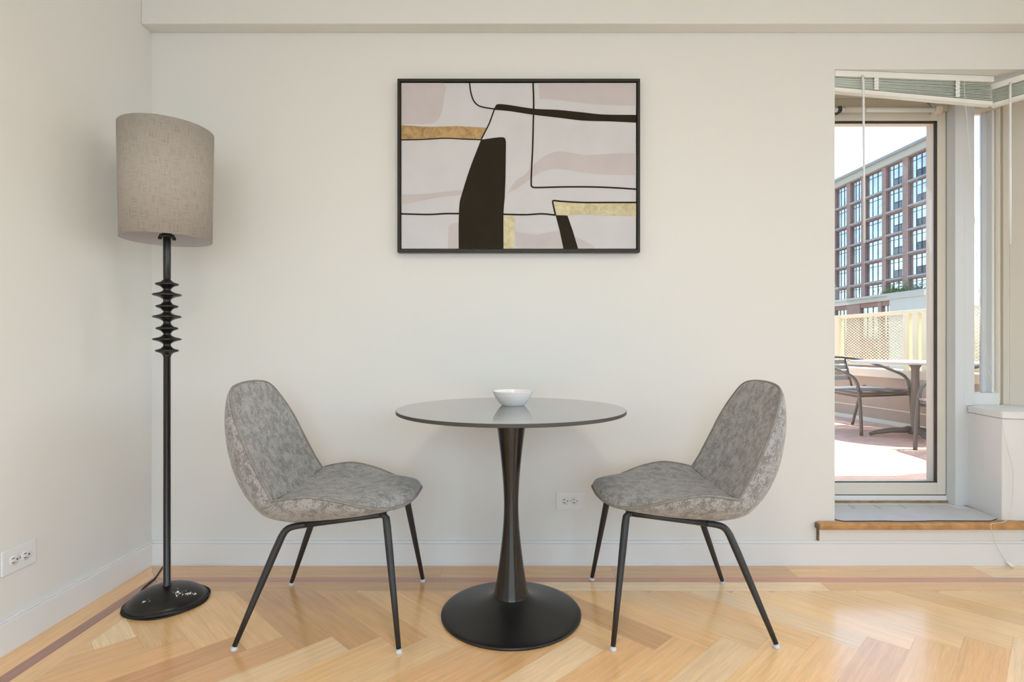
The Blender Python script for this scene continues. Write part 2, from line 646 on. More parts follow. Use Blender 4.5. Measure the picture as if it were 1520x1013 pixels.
def build_floor():
    bm = bmesh.new()
    uvl = bm.loops.layers.uv.new('grain')
    cl = bm.loops.layers.float_color.new('plank')
    rnd = random.Random(21)
    oak = [(245, 199, 142), (247, 204, 148), (242, 193, 136), (249, 209, 155), (236, 187, 130), (244, 199, 143)]

    def plank(poly, ax, col, z=0.0):
        if len(poly) < 3:
            return
        area = 0.5 * abs(sum(poly[i][0] * poly[(i + 1) % len(poly)][1] - poly[(i + 1) % len(poly)][0] * poly[i][1] for i in range(len(poly))))
        if area < 1e-5:
            return
        # shrink slightly: the joints between boards
        cx = sum(p[0] for p in poly) / len(poly)
        cy = sum(p[1] for p in poly) / len(poly)
        g = 0.0004
        q = []
        for p in poly:
            dx, dy = p[0] - cx, p[1] - cy
            l = math.hypot(dx, dy)
            q.append((p[0] - dx / l * g, p[1] - dy / l * g))
        vs = [bm.verts.new((p[0], p[1], z)) for p in q]
        f = bm.faces.new(vs)
        if f.normal.z < 0 or True:
            f.normal_update()
            if f.normal.z < 0:
                f.normal_flip()
        ox, oy = rnd.uniform(0, 40), rnd.uniform(0, 40)
        c = srgb(*col)
        for l in f.loops:
            x, y = l.vert.co.x, l.vert.co.y
            u = x * ax[0] + y * ax[1]
            v = -x * ax[1] + y * ax[0]
            l[uvl].uv = (u + ox, v + oy)
            l[cl] = c

    bx, by = XL + 0.215, 2.118       # inner limits of the border
    w, n = 0.112, 5
    s2 = math.sqrt(0.5)
    a, b = (s2, s2), (s2, -s2)
    y0 = 1.825 - n * w * s2 - w * s2 * 0.5
    x0 = 0.285

    def P(i, j):
        return (x0 + (a[0] * i + b[0] * j) * w, y0 + (a[1] * i + b[1] * j) * w)

    def region(poly):
        poly = clip(poly, 0, 1, by)
        if poly:
            poly = clip(poly, 0, -1, 2.6)
        if poly:
            poly = clip(poly, -1, 0, -bx)
        if poly:
            poly = clip(poly, 1, 0, XR)
        if poly:     # canted wall
            poly = clip(poly, -NI.x, -NI.y, -NI.x * P0.x - NI.y * P0.y)
        return poly

    def pick():
        r = rnd.random()
        if r < 0.07:
            base = (212, 161, 111)
        elif r < 0.20:
            base = (225, 177, 125)
        elif r < 0.34:
            base = (251, 218, 173)
        else:
            base = rnd.choice(oak)
        k = rnd.uniform(0.97, 1.03)
        return tuple(min(255, c * k) for c in base)
    R = 60
    for j in range(-R, R):
        for m in range(-6, 7):
            i0 = j + 2 * n * m
            poly = [P(i0, j), P(i0 + n, j), P(i0 + n, j + 1), P(i0, j + 1)]
            plank(region(poly), a, pick())
    for i in range(-R, R):
        for m in range(-6, 7):
            j0 = i - 2 * n * m - 2 * n + 1
            poly = [P(i, j0), P(i + 1, j0), P(i + 1, j0 + n), P(i, j0 + n)]
            plank(region(poly), b, pick())
    # border strips (mitred at the corner)
    rows = [(0.0, 0.137, None), (0.137, 0.182, 'stripe'), (0.182, YW - by, None)]
    cols = [(0.0, 0.098, None), (0.098, 0.145, 'stripe'), (0.145, bx - XL, None)]
    for (r0, r1, k), (c0, c1, _) in zip(rows, cols):
        x = XL
        first = True
        while x < XR + 0.2:
            L = rnd.uniform(0.7, 1.5)
            poly = [(XL + c0 if first else x, YW - r0), (x + L, YW - r0), (x + L, YW - r1), (XL + c1 if first else x, YW - r1)]
            poly = clip(poly, -NI.x, -NI.y, -NI.x * P0.x - NI.y * P0.y)
            col = tuple(c * rnd.uniform(0.95, 1.05) for c in (205, 150, 118)) if k else pick()
            if poly:
                plank(poly, (1, 0), col)
            x += L
            first = False
        y = YW
        first = True
        while y > YR:
            L = rnd.uniform(0.7, 1.5)
            poly = [(XL + c0, YW - r0 if first else y), (XL + c0, y - L), (XL + c1, y - L), (XL + c1, YW - r1 if first else y)]
            poly = clip(poly, 0, -1, 2.6)
            col = tuple(c * rnd.uniform(0.95, 1.05) for c in (176, 122, 106)) if k else pick()
            if poly:
                plank(poly, (0, 1), col)
            y -= L
            first = False
    me = bpy.data.meshes.new('floor')
    # bed under the boards
    poly = [(XL, YR), (XR, YR), (XR, P1.y), (P0.x, P0.y), (XL, YW)]
    lo = [bm.verts.new((p[0], p[1], -0.15)) for p in poly]
    hi = [bm.verts.new((p[0], p[1], -0.0012)) for p in poly]
    fs = [bm.faces.new(hi), bm.faces.new(lo[::-1])]
    for i in range(5):
        fs.append(bm.faces.new((lo[i], lo[(i + 1) % 5], hi[(i + 1) % 5], hi[i])))
    for f in fs:
        f.material_index = 1
    bm.to_mesh(me)
    bm.free()
    me.materials.append(M['floor'])
    me.materials.append(M['slab'])
    o = bpy.data.objects.new('floor', me)
    COL.objects.link(o)
    return struct(o)


build_floor()

# ---- ceiling and beam
mb = MB()
mb.box((XL - 0.2, YR - 0.2, ZC), (XR + 0.2, YW + 0.45, ZC + 0.2), M['ceiling'])
struct(mb.build('ceiling'))
mb = MB()
mb.box((XL, YW - 0.068, 2.302), (P0.x + 0.04, YW, ZC), M['wall'], 0.004)
struct(mb.build('trim_1'), 'shallow cream plaster beam running along the top of the back wall', 'beam')

# ---- back wall: solid up to the door opening, a header above the opening
mb = MB()
mb.box((XL - 0.2, YW, -0.15), (OPL, YW + 0.38, ZC), M['wall'])
mb.box((OPL, YW, SOF), (P0.x + 0.02, YW + 0.38, ZC), M['wall'])
mb.box((OPL, YW, -0.15), (P0.x - 0.02, YW + 0.38, 0.152), M['wall'])
struct(mb.build('wall_back'))

mb = MB()
mb.box((XL - 0.2, YR - 0.2, -0.15), (XL, YW, ZC), M['wall'])
struct(mb.build('wall_left'))

# ---- canted wall: low wall below the window, header above, set-back sash
OUT = -NI


def cant(t, off):
    p = P0 + U * t + OUT * off
    return (p.x, p.y)


mb = MB()
# low wall: its left end shows in the door recess
low = [(2.136, 2.394), (P0.x, 2.394 - 0.017), cant(LC, 0), cant(LC, 0.34), (2.47, 2.76), (2.176, 2.76), (2.172, 2.612)]
mb.prism(low, -0.15, 0.628, M['trim'], 0.004)
struct(mb.build('wall_window'), 'low white wall under the corner window beside the door step', 'wall')
mb = MB()
sill = [(2.130, 2.386), (P0.x - 0.003, 2.369), cant(LC, -0.01), cant(LC, 0.34), (2.47, 2.76), (2.205, 2.76), (2.207, 2.618), (2.168, 2.612)]
mb.prism(sill, 0.630, 0.660, M['trim'], 0.003)
struct(mb.build('trim_2'), 'white window sill board on the low wall right of the door', 'window sill')
mb = MB()
mb.prism([(P0.x + 0.02, YW + 0.0), cant(LC, 0), cant(LC, 0.34), (2.47, 2.757), (P0.x + 0.02, 2.757)], SOF, ZC, M['wall'])
struct(mb.build('wall_corner'))

# right and rear walls with window openings
mb = MB()
wy0, wy1, wz0, wz1 = -2.1, 0.45, 0.7, 2.2
mb.box((XR, YR - 0.2, -0.15), (XR + 0.2, wy0, ZC), M['wall'])
mb.box((XR, wy1, -0.15), (XR + 0.2, P1.y, ZC), M['wall'])
mb.box((XR, wy0, -0.15), (XR + 0.2, wy1, wz0), M['wall'])
mb.box((XR, wy0, wz1), (XR + 0.2, wy1, ZC), M['wall'])
struct(mb.build('wall_right'))
mb = MB()
rx0, rx1, rz0, rz1 = -1.4, 2.2, 0.04, 2.3
mb.box((XL - 0.2, YR - 0.2, -0.15), (rx0, YR, ZC), M['wall'])
mb.box((rx1, YR - 0.2, -0.15), (XR, YR, ZC), M['wall'])
mb.box((rx0, YR - 0.2, -0.15), (rx1, YR, rz0), M['wall'])
mb.box((rx0, YR - 0.2, rz1), (rx1, YR, ZC), M['wall'])
struct(mb.build('wall_rear'))


def frame_window(name, a, b, nsplit, z0, z1, depth=0.06, w=0.05):
    """window frame + pane between plan points a and b"""
    a, b = Vector(a), Vector(b)
    L = (b - a).length
    ang = math.atan2(b.y - a.y, b.x - a.x)
    mb = MB()
    h = z1 - z0
    mb.box((0, 0, 0), (L, depth, w), M['alu'], 0.003)
    mb.box((0, 0, h - w), (L, depth, h), M['alu'], 0.003)
    for k in range(nsplit + 1):
        x = k * (L - w) / nsplit
        mb.box((x, 0, w), (x + w, depth, h - w), M['alu'], 0.003)
    o = mb.build(name, None, (a.x, a.y, z0), ang)
    struct(o)
    g = MB()
    g.box((w * 0.5, depth * 0.45, w * 0.5), (L - w * 0.5, depth * 0.55, h - w * 0.5), M['glass'])
    g.build('pane', o)
    return o


frame_window('window_3', (XR + 0.06, wy1), (XR + 0.06, wy0), 3, wz0, wz1)
frame_window('fill_window', (rx1, YR - 0.06), (rx0, YR - 0.06), 4, rz0, rz1)  # rear window added and made floor-high so frontal light reaches low

# ---- baseboards
BH = 0.105
mb = MB()
mb.box((XL, YW - 0.016, 0), (P0.x - 0.01, YW, BH - 0.012), M['trim'], 0.002)
mb.box((XL, YW - 0.012, BH - 0.012), (P0.x - 0.01, YW, BH), M['trim'], 0.003)
mb.box((XL, YW - 0.020, 0), (P0.x - 0.01, YW - 0.016, 0.014), M['trim'], 0.001)
struct(mb.build('baseboard_back'))
mb = MB()
mb.box((XL, YR, 0), (XL + 0.014, YW - 0.016, BH - 0.006), M['trim'], 0.002)
mb.box((XL, YR, BH - 0.006), (XL + 0.010, YW - 0.016, BH), M['trim'], 0.002)
struct(mb.build('baseboard_left'))
mb = MB()
mb.box((XR - 0.016, YR, 0), (XR, P1.y, BH), M['trim'], 0.003)
struct(mb.build('baseboard_right'))

# ---- door step: riser, oak nosing, floor of the recess
YD = 2.67            # inner face of the door leaf
mb = MB()
mb.box((OPL - 0.075, YW - 0.014, BH), (P0.x - 0.045, YW, 0.156), M['riser'], 0.002)
mb.box((OPL - 0.080, YW - 0.016, BH + 0.002), (OPL - 0.0752, YW, 0.156), M['raw_end'])
struct(mb.build('trim_3'), 'white riser board under the wooden door step', 'step riser')
mb = MB()
mb.box((OPL - 0.085, YW - 0.036, 0.158), (P0.x + 0.012, YW + 0.02, 0.188), M['nosing'], 0.009, 3)
mb.box((OPL - 0.090, YW - 0.033, 0.160), (OPL - 0.070, YW - 0.002, 0.185), M['raw_end'], 0.005)
struct(mb.build('trim_4'), 'worn oak nosing along the front of the raised door step', 'step nosing')
mb = MB()
mb.box((OPL, YW + 0.02, 0.152), (2.15, YD + 0.09, 0.184), M['trim'])
struct(mb.build('floor_recess'), 'painted floor of the raised recess in front of the terrace door', 'step')
# two loose sheets laid on the step
mb = MB()
pts = [(OPL + 0.012, YW + 0.004)]
rr = random.Random(3)
xx = OPL + 0.03
while xx < 2.09:
    pts.append((xx, YW - 0.010 + rr.uniform(-0.004, 0.004)))
    xx += rr.uniform(0.05, 0.12)
pts += [(2.12, YW + 0.02), (2.135, YW + 0.16), (OPL + 0.004, YW + 0.165)]
mb.prism(pts, 0.1885, 0.1915, M['sheet_edge'])
mb.prism([(p[0], p[1] + 0.002) for p in pts], 0.1915, 0.1925, M['sheet'])
sh = mb.build('floor_sheet')
sh['label'] = 'pale grey vinyl sheet with torn front edge on the door step'
sh['category'] = 'floor sheet'
mb = MB()
for i in range(5):
    x0 = OPL + 0.08 + i * 0.12
    mb.box((x0, YW + 0.168, 0.1842), (x0 + 0.113, YW + 0.235, 0.1905), M['sheet'], 0.001)
sh = mb.build('vinyl_strip')
sh['label'] = 'row of narrow grey vinyl pieces on the step nearest the door threshold'
sh['category'] = 'floor sheet'

# ---- terrace door
LX0, LX1 = OPL + 0.02, 2.113
zb, zt = 0.222, 2.084
door = MB()
door.box((OPL, YD - 0.012, SOF - 0.06), (LX1, YD + 0.08, SOF), M['alu_dark'], 0.002)      # head of the fixed frame
door.box((OPL, YD - 0.012, 0.184), (OPL + 0.02, YD + 0.08, SOF - 0.06), M['alu_dark'], 0.002)
door.box((OPL, YD - 0.004, 0.184), (LX1, YD + 0.09, zb - 0.004), M['trim'], 0.003)        # threshold
door.box((OPL, YD - 0.011, 0.184), (LX1, YD - 0.004, 0.195), M['dirt'])
D = door.build('door_1')
struct(D)
D['label'] = 'glazed terrace door in a pale metal frame in the wall recess'
D['category'] = 'door'
st = 0.043
lf = MB()
lf.box((LX1 - st, YD, zb), (LX1 - 0.003, YD + 0.012, zt), M['alu'], 0.002)
lf.box((LX0, YD, zb), (LX0 + st, YD + 0.012, zt), M['alu'], 0.002)
lf.box((LX0 + st, YD, zb), (LX1 - st, YD + 0.012, zb + 0.058), M['alu'], 0.002)
lf.box((LX0 + st, YD, zt - 0.042), (LX1 - st, YD + 0.012, zt), M['alu'], 0.002)
# deeper outer half of the leaf
for a_, b_ in (((LX1 - st - 0.002, YD + 0.016, zb), (LX1 - 0.003, YD + 0.072, zt)), ((LX0, YD + 0.016, zb), (LX0 + st, YD + 0.072, zt)),
               ((LX0 + st, YD + 0.016, zb), (LX1 - st, YD + 0.072, zb + 0.056)), ((LX0 + st, YD + 0.016, zt - 0.045), (LX1 - st, YD + 0.072, zt))):
    lf.box(a_, b_, M['alu_dark'], 0.002)
leaf = lf.build('door_leaf', D)
gk = MB()
gk.box((LX1 - st - 0.010, YD + 0.004, zb + 0.05), (LX1 - st, YD + 0.014, zt - 0.04), M['gasket'])
gk.box((LX0 + st, YD + 0.004, zb + 0.05), (LX0 + st + 0.010, YD + 0.014, zt - 0.04), M['gasket'])
gk.box((LX0 + st, YD + 0.004, zb + 0.052), (LX1 - st, YD + 0.014, zb + 0.062), M['gasket'])
gk.box((LX0 + st, YD + 0.004, zt - 0.052), (LX1 - st, YD + 0.014, zt - 0.042), M['gasket'])
gk.box((LX0, YD + 0.002, zb - 0.004), (LX1 - 0.003, YD + 0.012, zb), M['gasket'])
gk.box((LX1 - 0.003, YD + 0.003, zb), (LX1, YD + 0.012, zt), M['gasket'])
gk.build('gasket', D)
g = MB()
g.box((LX0 + st - 0.005, YD + 0.0125, zb + 0.05), (LX1 - st + 0.005, YD + 0.0155, zt - 0.036), M['glass'])
g.build('pane', D)
# tubular door closer along the top rail
cl = MB()
cz = CAMZ + (514 - 163.5) * (YD - 0.03) / F
cl.tube([(OPL + 0.10, YD - 0.03, cz), (2.035, YD - 0.03, cz)], 0.011, M['blind_white'], 14)
cl.tube([(OPL + 0.20, YD - 0.03, cz + 0.001), (OPL + 0.30, YD - 0.03, cz + 0.001)], 0.015, M['alu'], 14)
cl.box((2.03, YD - 0.045, cz - 0.014), (2.062, YD, cz + 0.014), M['alu'], 0.004)
cl.tube([(2.035, YD - 0.03, cz), (2.005, YD - 0.045, cz + 0.02), (2.0, YD - 0.03, cz + 0.032)], 0.004, M['steel'], 8)
cl.box((OPL + 0.165, YD - 0.042, cz - 0.012), (OPL + 0.185, YD, cz + 0.016), M['gasket'], 0.003)
cl.build('door_closer', D)

# ---- post between door and side window
mb = MB()
mb.box((LX1, 2.617, 0.184), (2.158, 2.757, SOF), M['post'], 0.002)
mb.box((2.159, 2.619, 0.660), (2.207, 2.757, SOF), M['post'], 0.002)
mb.box((2.150, 2.618, 0.184), (2.1765, 2.757, 0.6595), M['post'])
struct(mb.build('trim_5'), 'pale square post between the terrace door and the narrow side window', 'post')

# ---- narrow side window and the canted window with its wide stile
YS = 2.70
mb = MB()
mb.box((2.207, YS - 0.03, 0.660), (2.372, YS + 0.05, 0.716), M['trim'], 0.002)
mb.box((2.207, YS - 0.03, 2.098), (2.372, YS + 0.05, SOF), M['alu_dark'], 0.002)
mb.box((2.322, YS + 0.01, 0.716), (2.345, YS + 0.03, 2.098), M['post'], 0.002)
mb.box((2.343, YS - 0.02, 0.716), (2.356, YS + 0.05, 2.098), M['trim'], 0.002)
w1 = mb.build('window_1')
struct(w1)
g = MB()
g.box((2.207, YS + 0.02, 0.716), (2.32, YS + 0.024, 2.098), M['glass'])
g.build('pane', w1)

Q0 = Vector((2.360, 2.712))
angU = math.atan2(U.y, U.x)
w2 = MB()


def cb(t0, t1, o0, o1, z0, z1, m, bev=0.002):
    """box along the canted window: t along the wall, o towards the room"""
    mat = Matrix.Translation((Q0.x, Q0.y, 0)) @ Matrix.Rotation(angU, 4, 'Z')
    w2.box((t0, -o1, z0), (t1, -o0, z1), m, bev, 2, mat)


L2 = 1.95
cb(0, 0.020, -0.06, 0.004, 0.66, SOF, M['alu_dark'])
cb(0.020, 0.043, -0.06, 0.016, 0.66, SOF, M['alu'], 0.006)
cb(0.043, 0.052, -0.06, 0.000, 0.66, SOF, M['alu_dark'])
cb(0.052, 0.075, -0.06, 0.008, 0.66, SOF, M['alu'])
cb(0.075, 0.36, -0.06, 0.003, 0.66, SOF, M['alu'])
cb(0.36, L2, -0.06, 0.003, 0.66, 0.73, M['alu'])
cb(0.36, L2, -0.06, 0.003, SOF - 0.06, SOF, M['alu'])
cb(1.10, 1.16, -0.06, 0.003, 0.73, SOF - 0.06, M['alu'])
cb(L2 - 0.06, L2, -0.06, 0.003, 0.73, SOF - 0.06, M['alu'])
W2 = w2.build('window_2')
struct(W2)
g = MB()
g.box((0.36, 0.025, 0.73), (L2 - 0.06, 0.029, SOF - 0.06), M['glass'], 0, 2, Matrix.Translation((Q0.x, Q0.y, 0)) @ Matrix.Rotation(angU, 4, 'Z'))
g.build('pane', W2)


# ------------------------------------------------------------------ blinds
def blind(name, label, a, b, ztop, zbot_a, zbot_b, tapes, wand_t, wand_len, wand_off=0.0):
    """raised venetian blind hung between plan points a (left) and b (right)"""
    a, b = Vector(a), Vector(b)
    L = (b - a).length
    ang = math.atan2(b.y - a.y, b.x - a.x)
    root = thing(name, label, 'window blind', (a.x, a.y, ztop), ang, 'raised blinds in the window corner')
    h = MB()
    h.box((0, -0.022, -0.026), (L, 0.022, 0), M['blind_white'], 0.003)
    h.build('headrail', root)
    z0, z1 = zbot_a - ztop, zbot_b - ztop

    def zb_(x):
        return z0 + (z1 - z0) * x / L
    s = MB()
    n = 10
    for k in range(n):
        f0 = (k + 0.5) / n
        for (xa, xb) in ((0.004, L - 0.004),):
            za, zbb = -0.028 + (zb_(xa) + 0.022 + 0.028) * f0, -0.028 + (zb_(xb) + 0.022 + 0.028) * f0
            jit = random.uniform(-0.0015, 0.0015)
            va = []
            for (x, z) in ((xa, za), (xb, zbb)):
                for (y, dz) in ((-0.0125 + jit, -0.0006), (-0.004, 0.0008), (0.004, 0.0008), (0.0125, -0.0006)):
                    va.append((x, y, z + dz))
            bm = s.bm
            vt = [bm.verts.new(p) for p in va]
            vb = [bm.verts.new((p[0], p[1], p[2] - 0.0036)) for p in va]
            mi = s.mi(M['blind_slat'])
            for q in range(3):
                for vv, fl in ((vt, False), (vb, True)):
                    f = bm.faces.new((vv[q], vv[q + 1], vv[q + 5], vv[q + 4]))
                    f.material_index = mi
            for (i0, i1) in ((0, 4), (3, 7)):
                f = bm.faces.new((vt[i0], vt[i1], vb[i1], vb[i0]))
                f.material_index = mi
    s.build('slat_stack', root)
    r = MB()
    bm = r.bm
    pr = [(-0.014, 0.0), (0.014, 0.0), (0.015, 0.016), (-0.015, 0.016)]
    va = [bm.verts.new((0, y, z0 + z)) for y, z in pr]
    vb = [bm.verts.new((L, y, z1 + z)) for y, z in pr]
    mi = r.mi(M['blind_white'])
    for q in range(4):
        f = bm.faces.new((va[q], va[(q + 1) % 4], vb[(q + 1) % 4], vb[q]))
    bm.faces.new(va)
    bm.faces.new(vb)
    r.build('bottom_rail', root)
    for t in tapes:
        x = t * L
        tp = MB()
        pts = []
        for k in range(9):
            f = k / 8
            z = -0.024 + (zb_(x) + 0.02 + 0.024) * f
            pts.append((x, -0.017 - 0.004 * (k % 2), z))
        for (p, q) in zip(pts, pts[1:]):
            tp.quad([(p[0] - 0.010, p[1], p[2]), (p[0] + 0.010, p[1], p[2]), (q[0] + 0.010, q[1], q[2]), (q[0] - 0.010, q[1], q[2])], M['blind_white'])
            tp.quad([(p[0] - 0.010, p[1] + .001, p[2]), (p[0] + 0.010, p[1] + .001, p[2]), (q[0] + 0.010, q[1] + .001, q[2]), (q[0] - 0.010, q[1] + .001, q[2])], M['blind_white'])
        tp.build('ladder_tape', root)
    wd = MB()
    xw = wand_t * L
    wd.tube([(xw, -0.024, -0.02), (xw, -0.03, -0.05), (xw + wand_off * 0.5, -0.031, -0.05 - wand_len * 0.5), (xw + wand_off, -0.031, -0.05 - wand_len)],
            0.0045, M['wand'], 8)
    wd.build('tilt_wand', root)
    return root


zh = CAMZ + (514 - 104) * 2.38 / F
A = Vector((OPL + 0.002, YW + 0.024))
B = Vector((2.136, YW + 0.078))
B1 = blind('window_blind', 'raised white blind above the terrace door, wand hanging across the glass',
           A, B, SOF - 0.001, CAMZ + (514 - 137) * (YW + 0.024) / F, CAMZ + (514 - 158) * (YW + 0.078) / F, (0.258, 0.77), 0.165, 0.70, 0.004)
# the wand of this blind is long: down to 365 px
A2 = Vector((2.160, 2.470))
B2 = A2 + Vector((0.55, -0.835)).normalized() * 1.75
B2o = blind('window_blind', 'raised white blind turned along the corner window right of the door blind',
            A2, B2, 2.118, 2.018, 2.018, (0.30, 0.7), 0.040, 0.68, 0.0)

# pull cord of the door blind draped over the sill down to the floor
cp = [at(1431, 122, 2.410), at(1433, 150, 2.405), at(1441, 250, 2.405), at(1447, 330, 2.405), at(1453, 430, 2.40), at(1466, 540, 2.385), at(1484, 608, 2.366),
      at(1489, 636, 2.368), at(1498, 676, 2.372), at(1504, 702, 2.372), at(1502, 745, 2.366), at(1495, 772, 2.352), at(1478, 777, 2.338), at(1471, 779, 2.330),
      at(1473, 792, 2.334), at(1478, 808, 2.345), at(1488, 826, 2.345), at(1495, 834, 2.342)]
cd = MB()
cd.tube(smooth_path(cp, 5), 0.0012, M['cord'], 6)
pc = cd.build('blind_cord', None)
pc['label'] = 'thin pale blind cord draped over the white sill to a tassel at the floor'
pc['category'] = 'cord'
ts = MB()
p = at(1499, 838, 2.338)
ax = (at(1504, 841, 2.332) - at(1493, 833, 2.342)).normalized()
ts.tube([p - ax * 0.016, p - ax * 0.008, p + ax * 0.006, p + ax * 0.016], [0.003, 0.006, 0.0075, 0.007], M['porcelain'], 12)
ts.build('tassel', pc)


# ------------------------------------------------------------------ wall outlets
def outlet(label, loc, rz):
    root = thing('wall_outlet', label, 'wall outlet', loc, rz, 'wall outlets')
    m = MB()
    m.box((-0.0615, -0.006, -0.039), (0.0615, 0.0, 0.039), M['outlet'], 0.003)
    m.build('cover_plate', root)
    for x in (-0.021, 0.021):
        r = MB()
        r.lathe([(0.0, 0.0), (0.0158, 0.0), (0.0168, -0.0008), (0.0168, -0.003), (0, -0.003)], M['outlet'], 28)
        ob = r.build('receptacle', root)
        for v in ob.data.vertices:
            x_, y_, z_ = v.co
            v.co = (x + x_, -0.0055 + (-1) * (z_ + 0.003) * 0.9, max(-0.0145, min(0.0145, y_)))
        sl = MB()
        for dz in (-0.0065, 0.0065):
            sl.box((x - 0.010, -0.0092, dz - 0.0012), (x - 0.001, -0.0070, dz + 0.0012), M['slot'])
        sl.tube([(x + 0.0085, -0.0092, 0), (x + 0.0085, -0.0070, 0)], 0.0026, M['slot'], 10)
        sl.build('slots', ob)
    sc = MB()
    sc.tube([(0, -0.0072, 0), (0, -0.005, 0)], 0.003, M['steel'], 12)
    sc.build('screw', root)
    return root


o1 = outlet('white wall outlet low on the back wall right of the round table', ((846.5 - CX) * YW / F, YW, CAMZ - (743.5 - CY) * YW / F), 0)
o2 = outlet('white wall outlet low on the left wall near the edge of the photo', (XL, 1.7345, 0.277), PI / 2)

# ------------------------------------------------------------------ picture
pic = thing('framed_painting', 'abstract painting in black frame hung on the back wall above the table', 'painting',
            ((770 - CX) * 2.345 / F, YW, CAMZ - (246 - CY) * 2.345 / F))
PW, PH = 360 * 2.345 / F, 257.5 * 2.345 / F
fm = MB()
ft, fd = 0.0125, 0.036
for a_, b_ in (((-PW / 2, -fd, PH / 2 - ft), (PW / 2, -0.002, PH / 2)), ((-PW / 2, -fd, -PH / 2), (PW / 2, -0.002, -PH / 2 + ft)),
               ((-PW / 2, -fd, -PH / 2 + ft), (-PW / 2 + ft, -0.002, PH / 2 - ft)), ((PW / 2 - ft, -fd, -PH / 2 + ft), (PW / 2, -0.002, PH / 2 - ft))):
    fm.box(a_, b_, M['frame_black'], 0.0012)
fm.box((-PW / 2 + ft, -0.010, -PH / 2 + ft), (PW / 2 - ft, -0.003, PH / 2 - ft), M['gasket'])
fm.build('frame', pic)
# canvas, shapes traced in zoomed coordinates (118..1255, 108..905)
cw, chh = PW - 2 * ft - 0.007, PH - 2 * ft - 0.007
cv = MB()
cv.box((-cw / 2, -0.029, -chh / 2), (cw / 2, -0.010, chh / 2), M['canvas'], 0.001)


def cpt(x, y, lay):
    u = min(1, max(0, (x - 118) / (1257 - 118)))
    v = min(1, max(0, (y - 106) / (906 - 106)))
    return (-cw / 2 + u * cw, -0.029 - 0.00025 * lay, chh / 2 - v * chh)


def shape(pts, m, lay):
    vs = [cv.bm.verts.new(cpt(x, y, lay)) for x, y in pts]
    f = cv.bm.faces.new(vs)
    f.material_index = cv.mi(m)


def curve2(pts, sub=6):
    return [(q.x, q.y) for q in smooth_path([(p[0], p[1], 0) for p in pts], sub)]


def stroke(pts, w, m, lay):
    p = curve2(pts, 6)
    L_, R_ = [], []
    for i in range(len(p)):
        a_, b_ = p[max(i - 1, 0)], p[min(i + 1, len(p) - 1)]
        dx, dy = b_[0] - a_[0], b_[1] - a_[1]
        l = math.hypot(dx, dy) or 1
        L_.append((p[i][0] - dy / l * w / 2, p[i][1] + dx / l * w / 2))
        R_.append((p[i][0] + dy / l * w / 2, p[i][1] - dx / l * w / 2))
    for i in range(len(p) - 1):
        shape([L_[i], L_[i + 1], R_[i + 1], R_[i]], m, lay)


bl, dk = M['p_blush'], M['p_dark']
shape(curve2([(118, 106), (318, 106), (322, 190), (312, 250), (290, 290), (250, 303), (118, 305)]), bl, 1)
shape([(783, 106), (1257, 106), (1257, 216)] + curve2([(1257, 216), (1080, 210), (940, 196), (860, 185), (790, 183)]), bl, 1)
shape(curve2([(630, 640), (680, 615), (730, 580), (800, 535), (880, 522), (1000, 538), (1100, 548), (1257, 552)])
      + curve2([(1257, 445), (1150, 446), (1030, 454), (960, 446), (890, 436), (830, 450), (770, 492), (720, 545), (670, 582), (640, 625)]), bl, 1)
shape(curve2([(118, 645), (230, 642), (330, 630), (410, 624), (410, 645), (330, 655), (230, 672), (118, 694)]), bl, 1)
shape([(345, 906), (345, 830)] + curve2([(345, 830), (352, 795), (375, 782), (400, 780)]) + [(400, 906)], bl, 1)
shape([(670, 906)] + curve2([(670, 822), (720, 832), (780, 836), (840, 825), (900, 822), (960, 845), (1010, 870), (1050, 892)]) + [(1060, 906)], bl, 1)
shape([(118, 310), (250, 318), (390, 314), (530, 322), (505, 378), (420, 376), (330, 372), (220, 380), (118, 382)], M['p_gold'], 2)
shape([(856, 676), (930, 684), (1100, 684), (1257, 684), (1257, 748), (1120, 746), (1000, 740), (930, 744), (866, 744)], M['p_gold2'], 2)
shape([(616, 745), (668, 748), (666, 906), (614, 906)], M['p_gold2'], 2)
shape([(504, 380)] + curve2([(504, 380), (560, 372), (600, 368), (620, 372), (626, 390)]) + [(624, 560), (620, 660)]
      + curve2([(620, 660), (614, 740), (614, 906)]) + [(396, 906)] + curve2([(396, 906), (396, 780), (400, 690), (412, 640), (450, 520), (504, 380)])[:-1], dk, 3)
shape(curve2([(566, 236), (575, 216), (590, 208), (640, 212), (760, 230), (880, 236), (1000, 248), (1100, 258), (1257, 260)])
      + curve2([(1257, 298), (1130, 292), (1000, 288), (880, 274), (760, 260), (640, 242), (566, 236)])[:-1], dk, 3)
shape([(866, 744), (924, 746), (950, 820), (976, 906), (904, 906), (886, 820)], dk, 3)
stroke([(449, 106), (455, 150), (468, 190), (490, 214), (520, 224), (570, 232)], 7, dk, 4)
stroke([(757, 106), (760, 200), (758, 300), (755, 420), (750, 520), (748, 590), (752, 606), (775, 611), (900, 608), (1040, 608), (1150, 612), (1257, 619)], 8, dk, 4)
stroke([(570, 232), (545, 300), (520, 350), (504, 382)], 7, dk, 4)
stroke([(118, 381), (220, 379), (330, 373), (420, 377), (504, 380)], 6, dk, 4)
stroke([(118, 738), (250, 741), (330, 737), (400, 737)], 8, dk, 4)
stroke([(612, 740), (720, 742), (800, 738), (866, 744)], 8, dk, 4)
stroke([(866, 744), (856, 700), (853, 682), (858, 674), (900, 678), (1000, 683), (1130, 683), (1257, 683)], 8, dk, 4)
cvo = cv.build('canvas', pic)
# keep shapes facing the room
for pl in cvo.data.polygons:
    if len(pl.vertices) and pl.normal.y > 0.9 and pl.center.y < -0.0289:
        pl.flip()

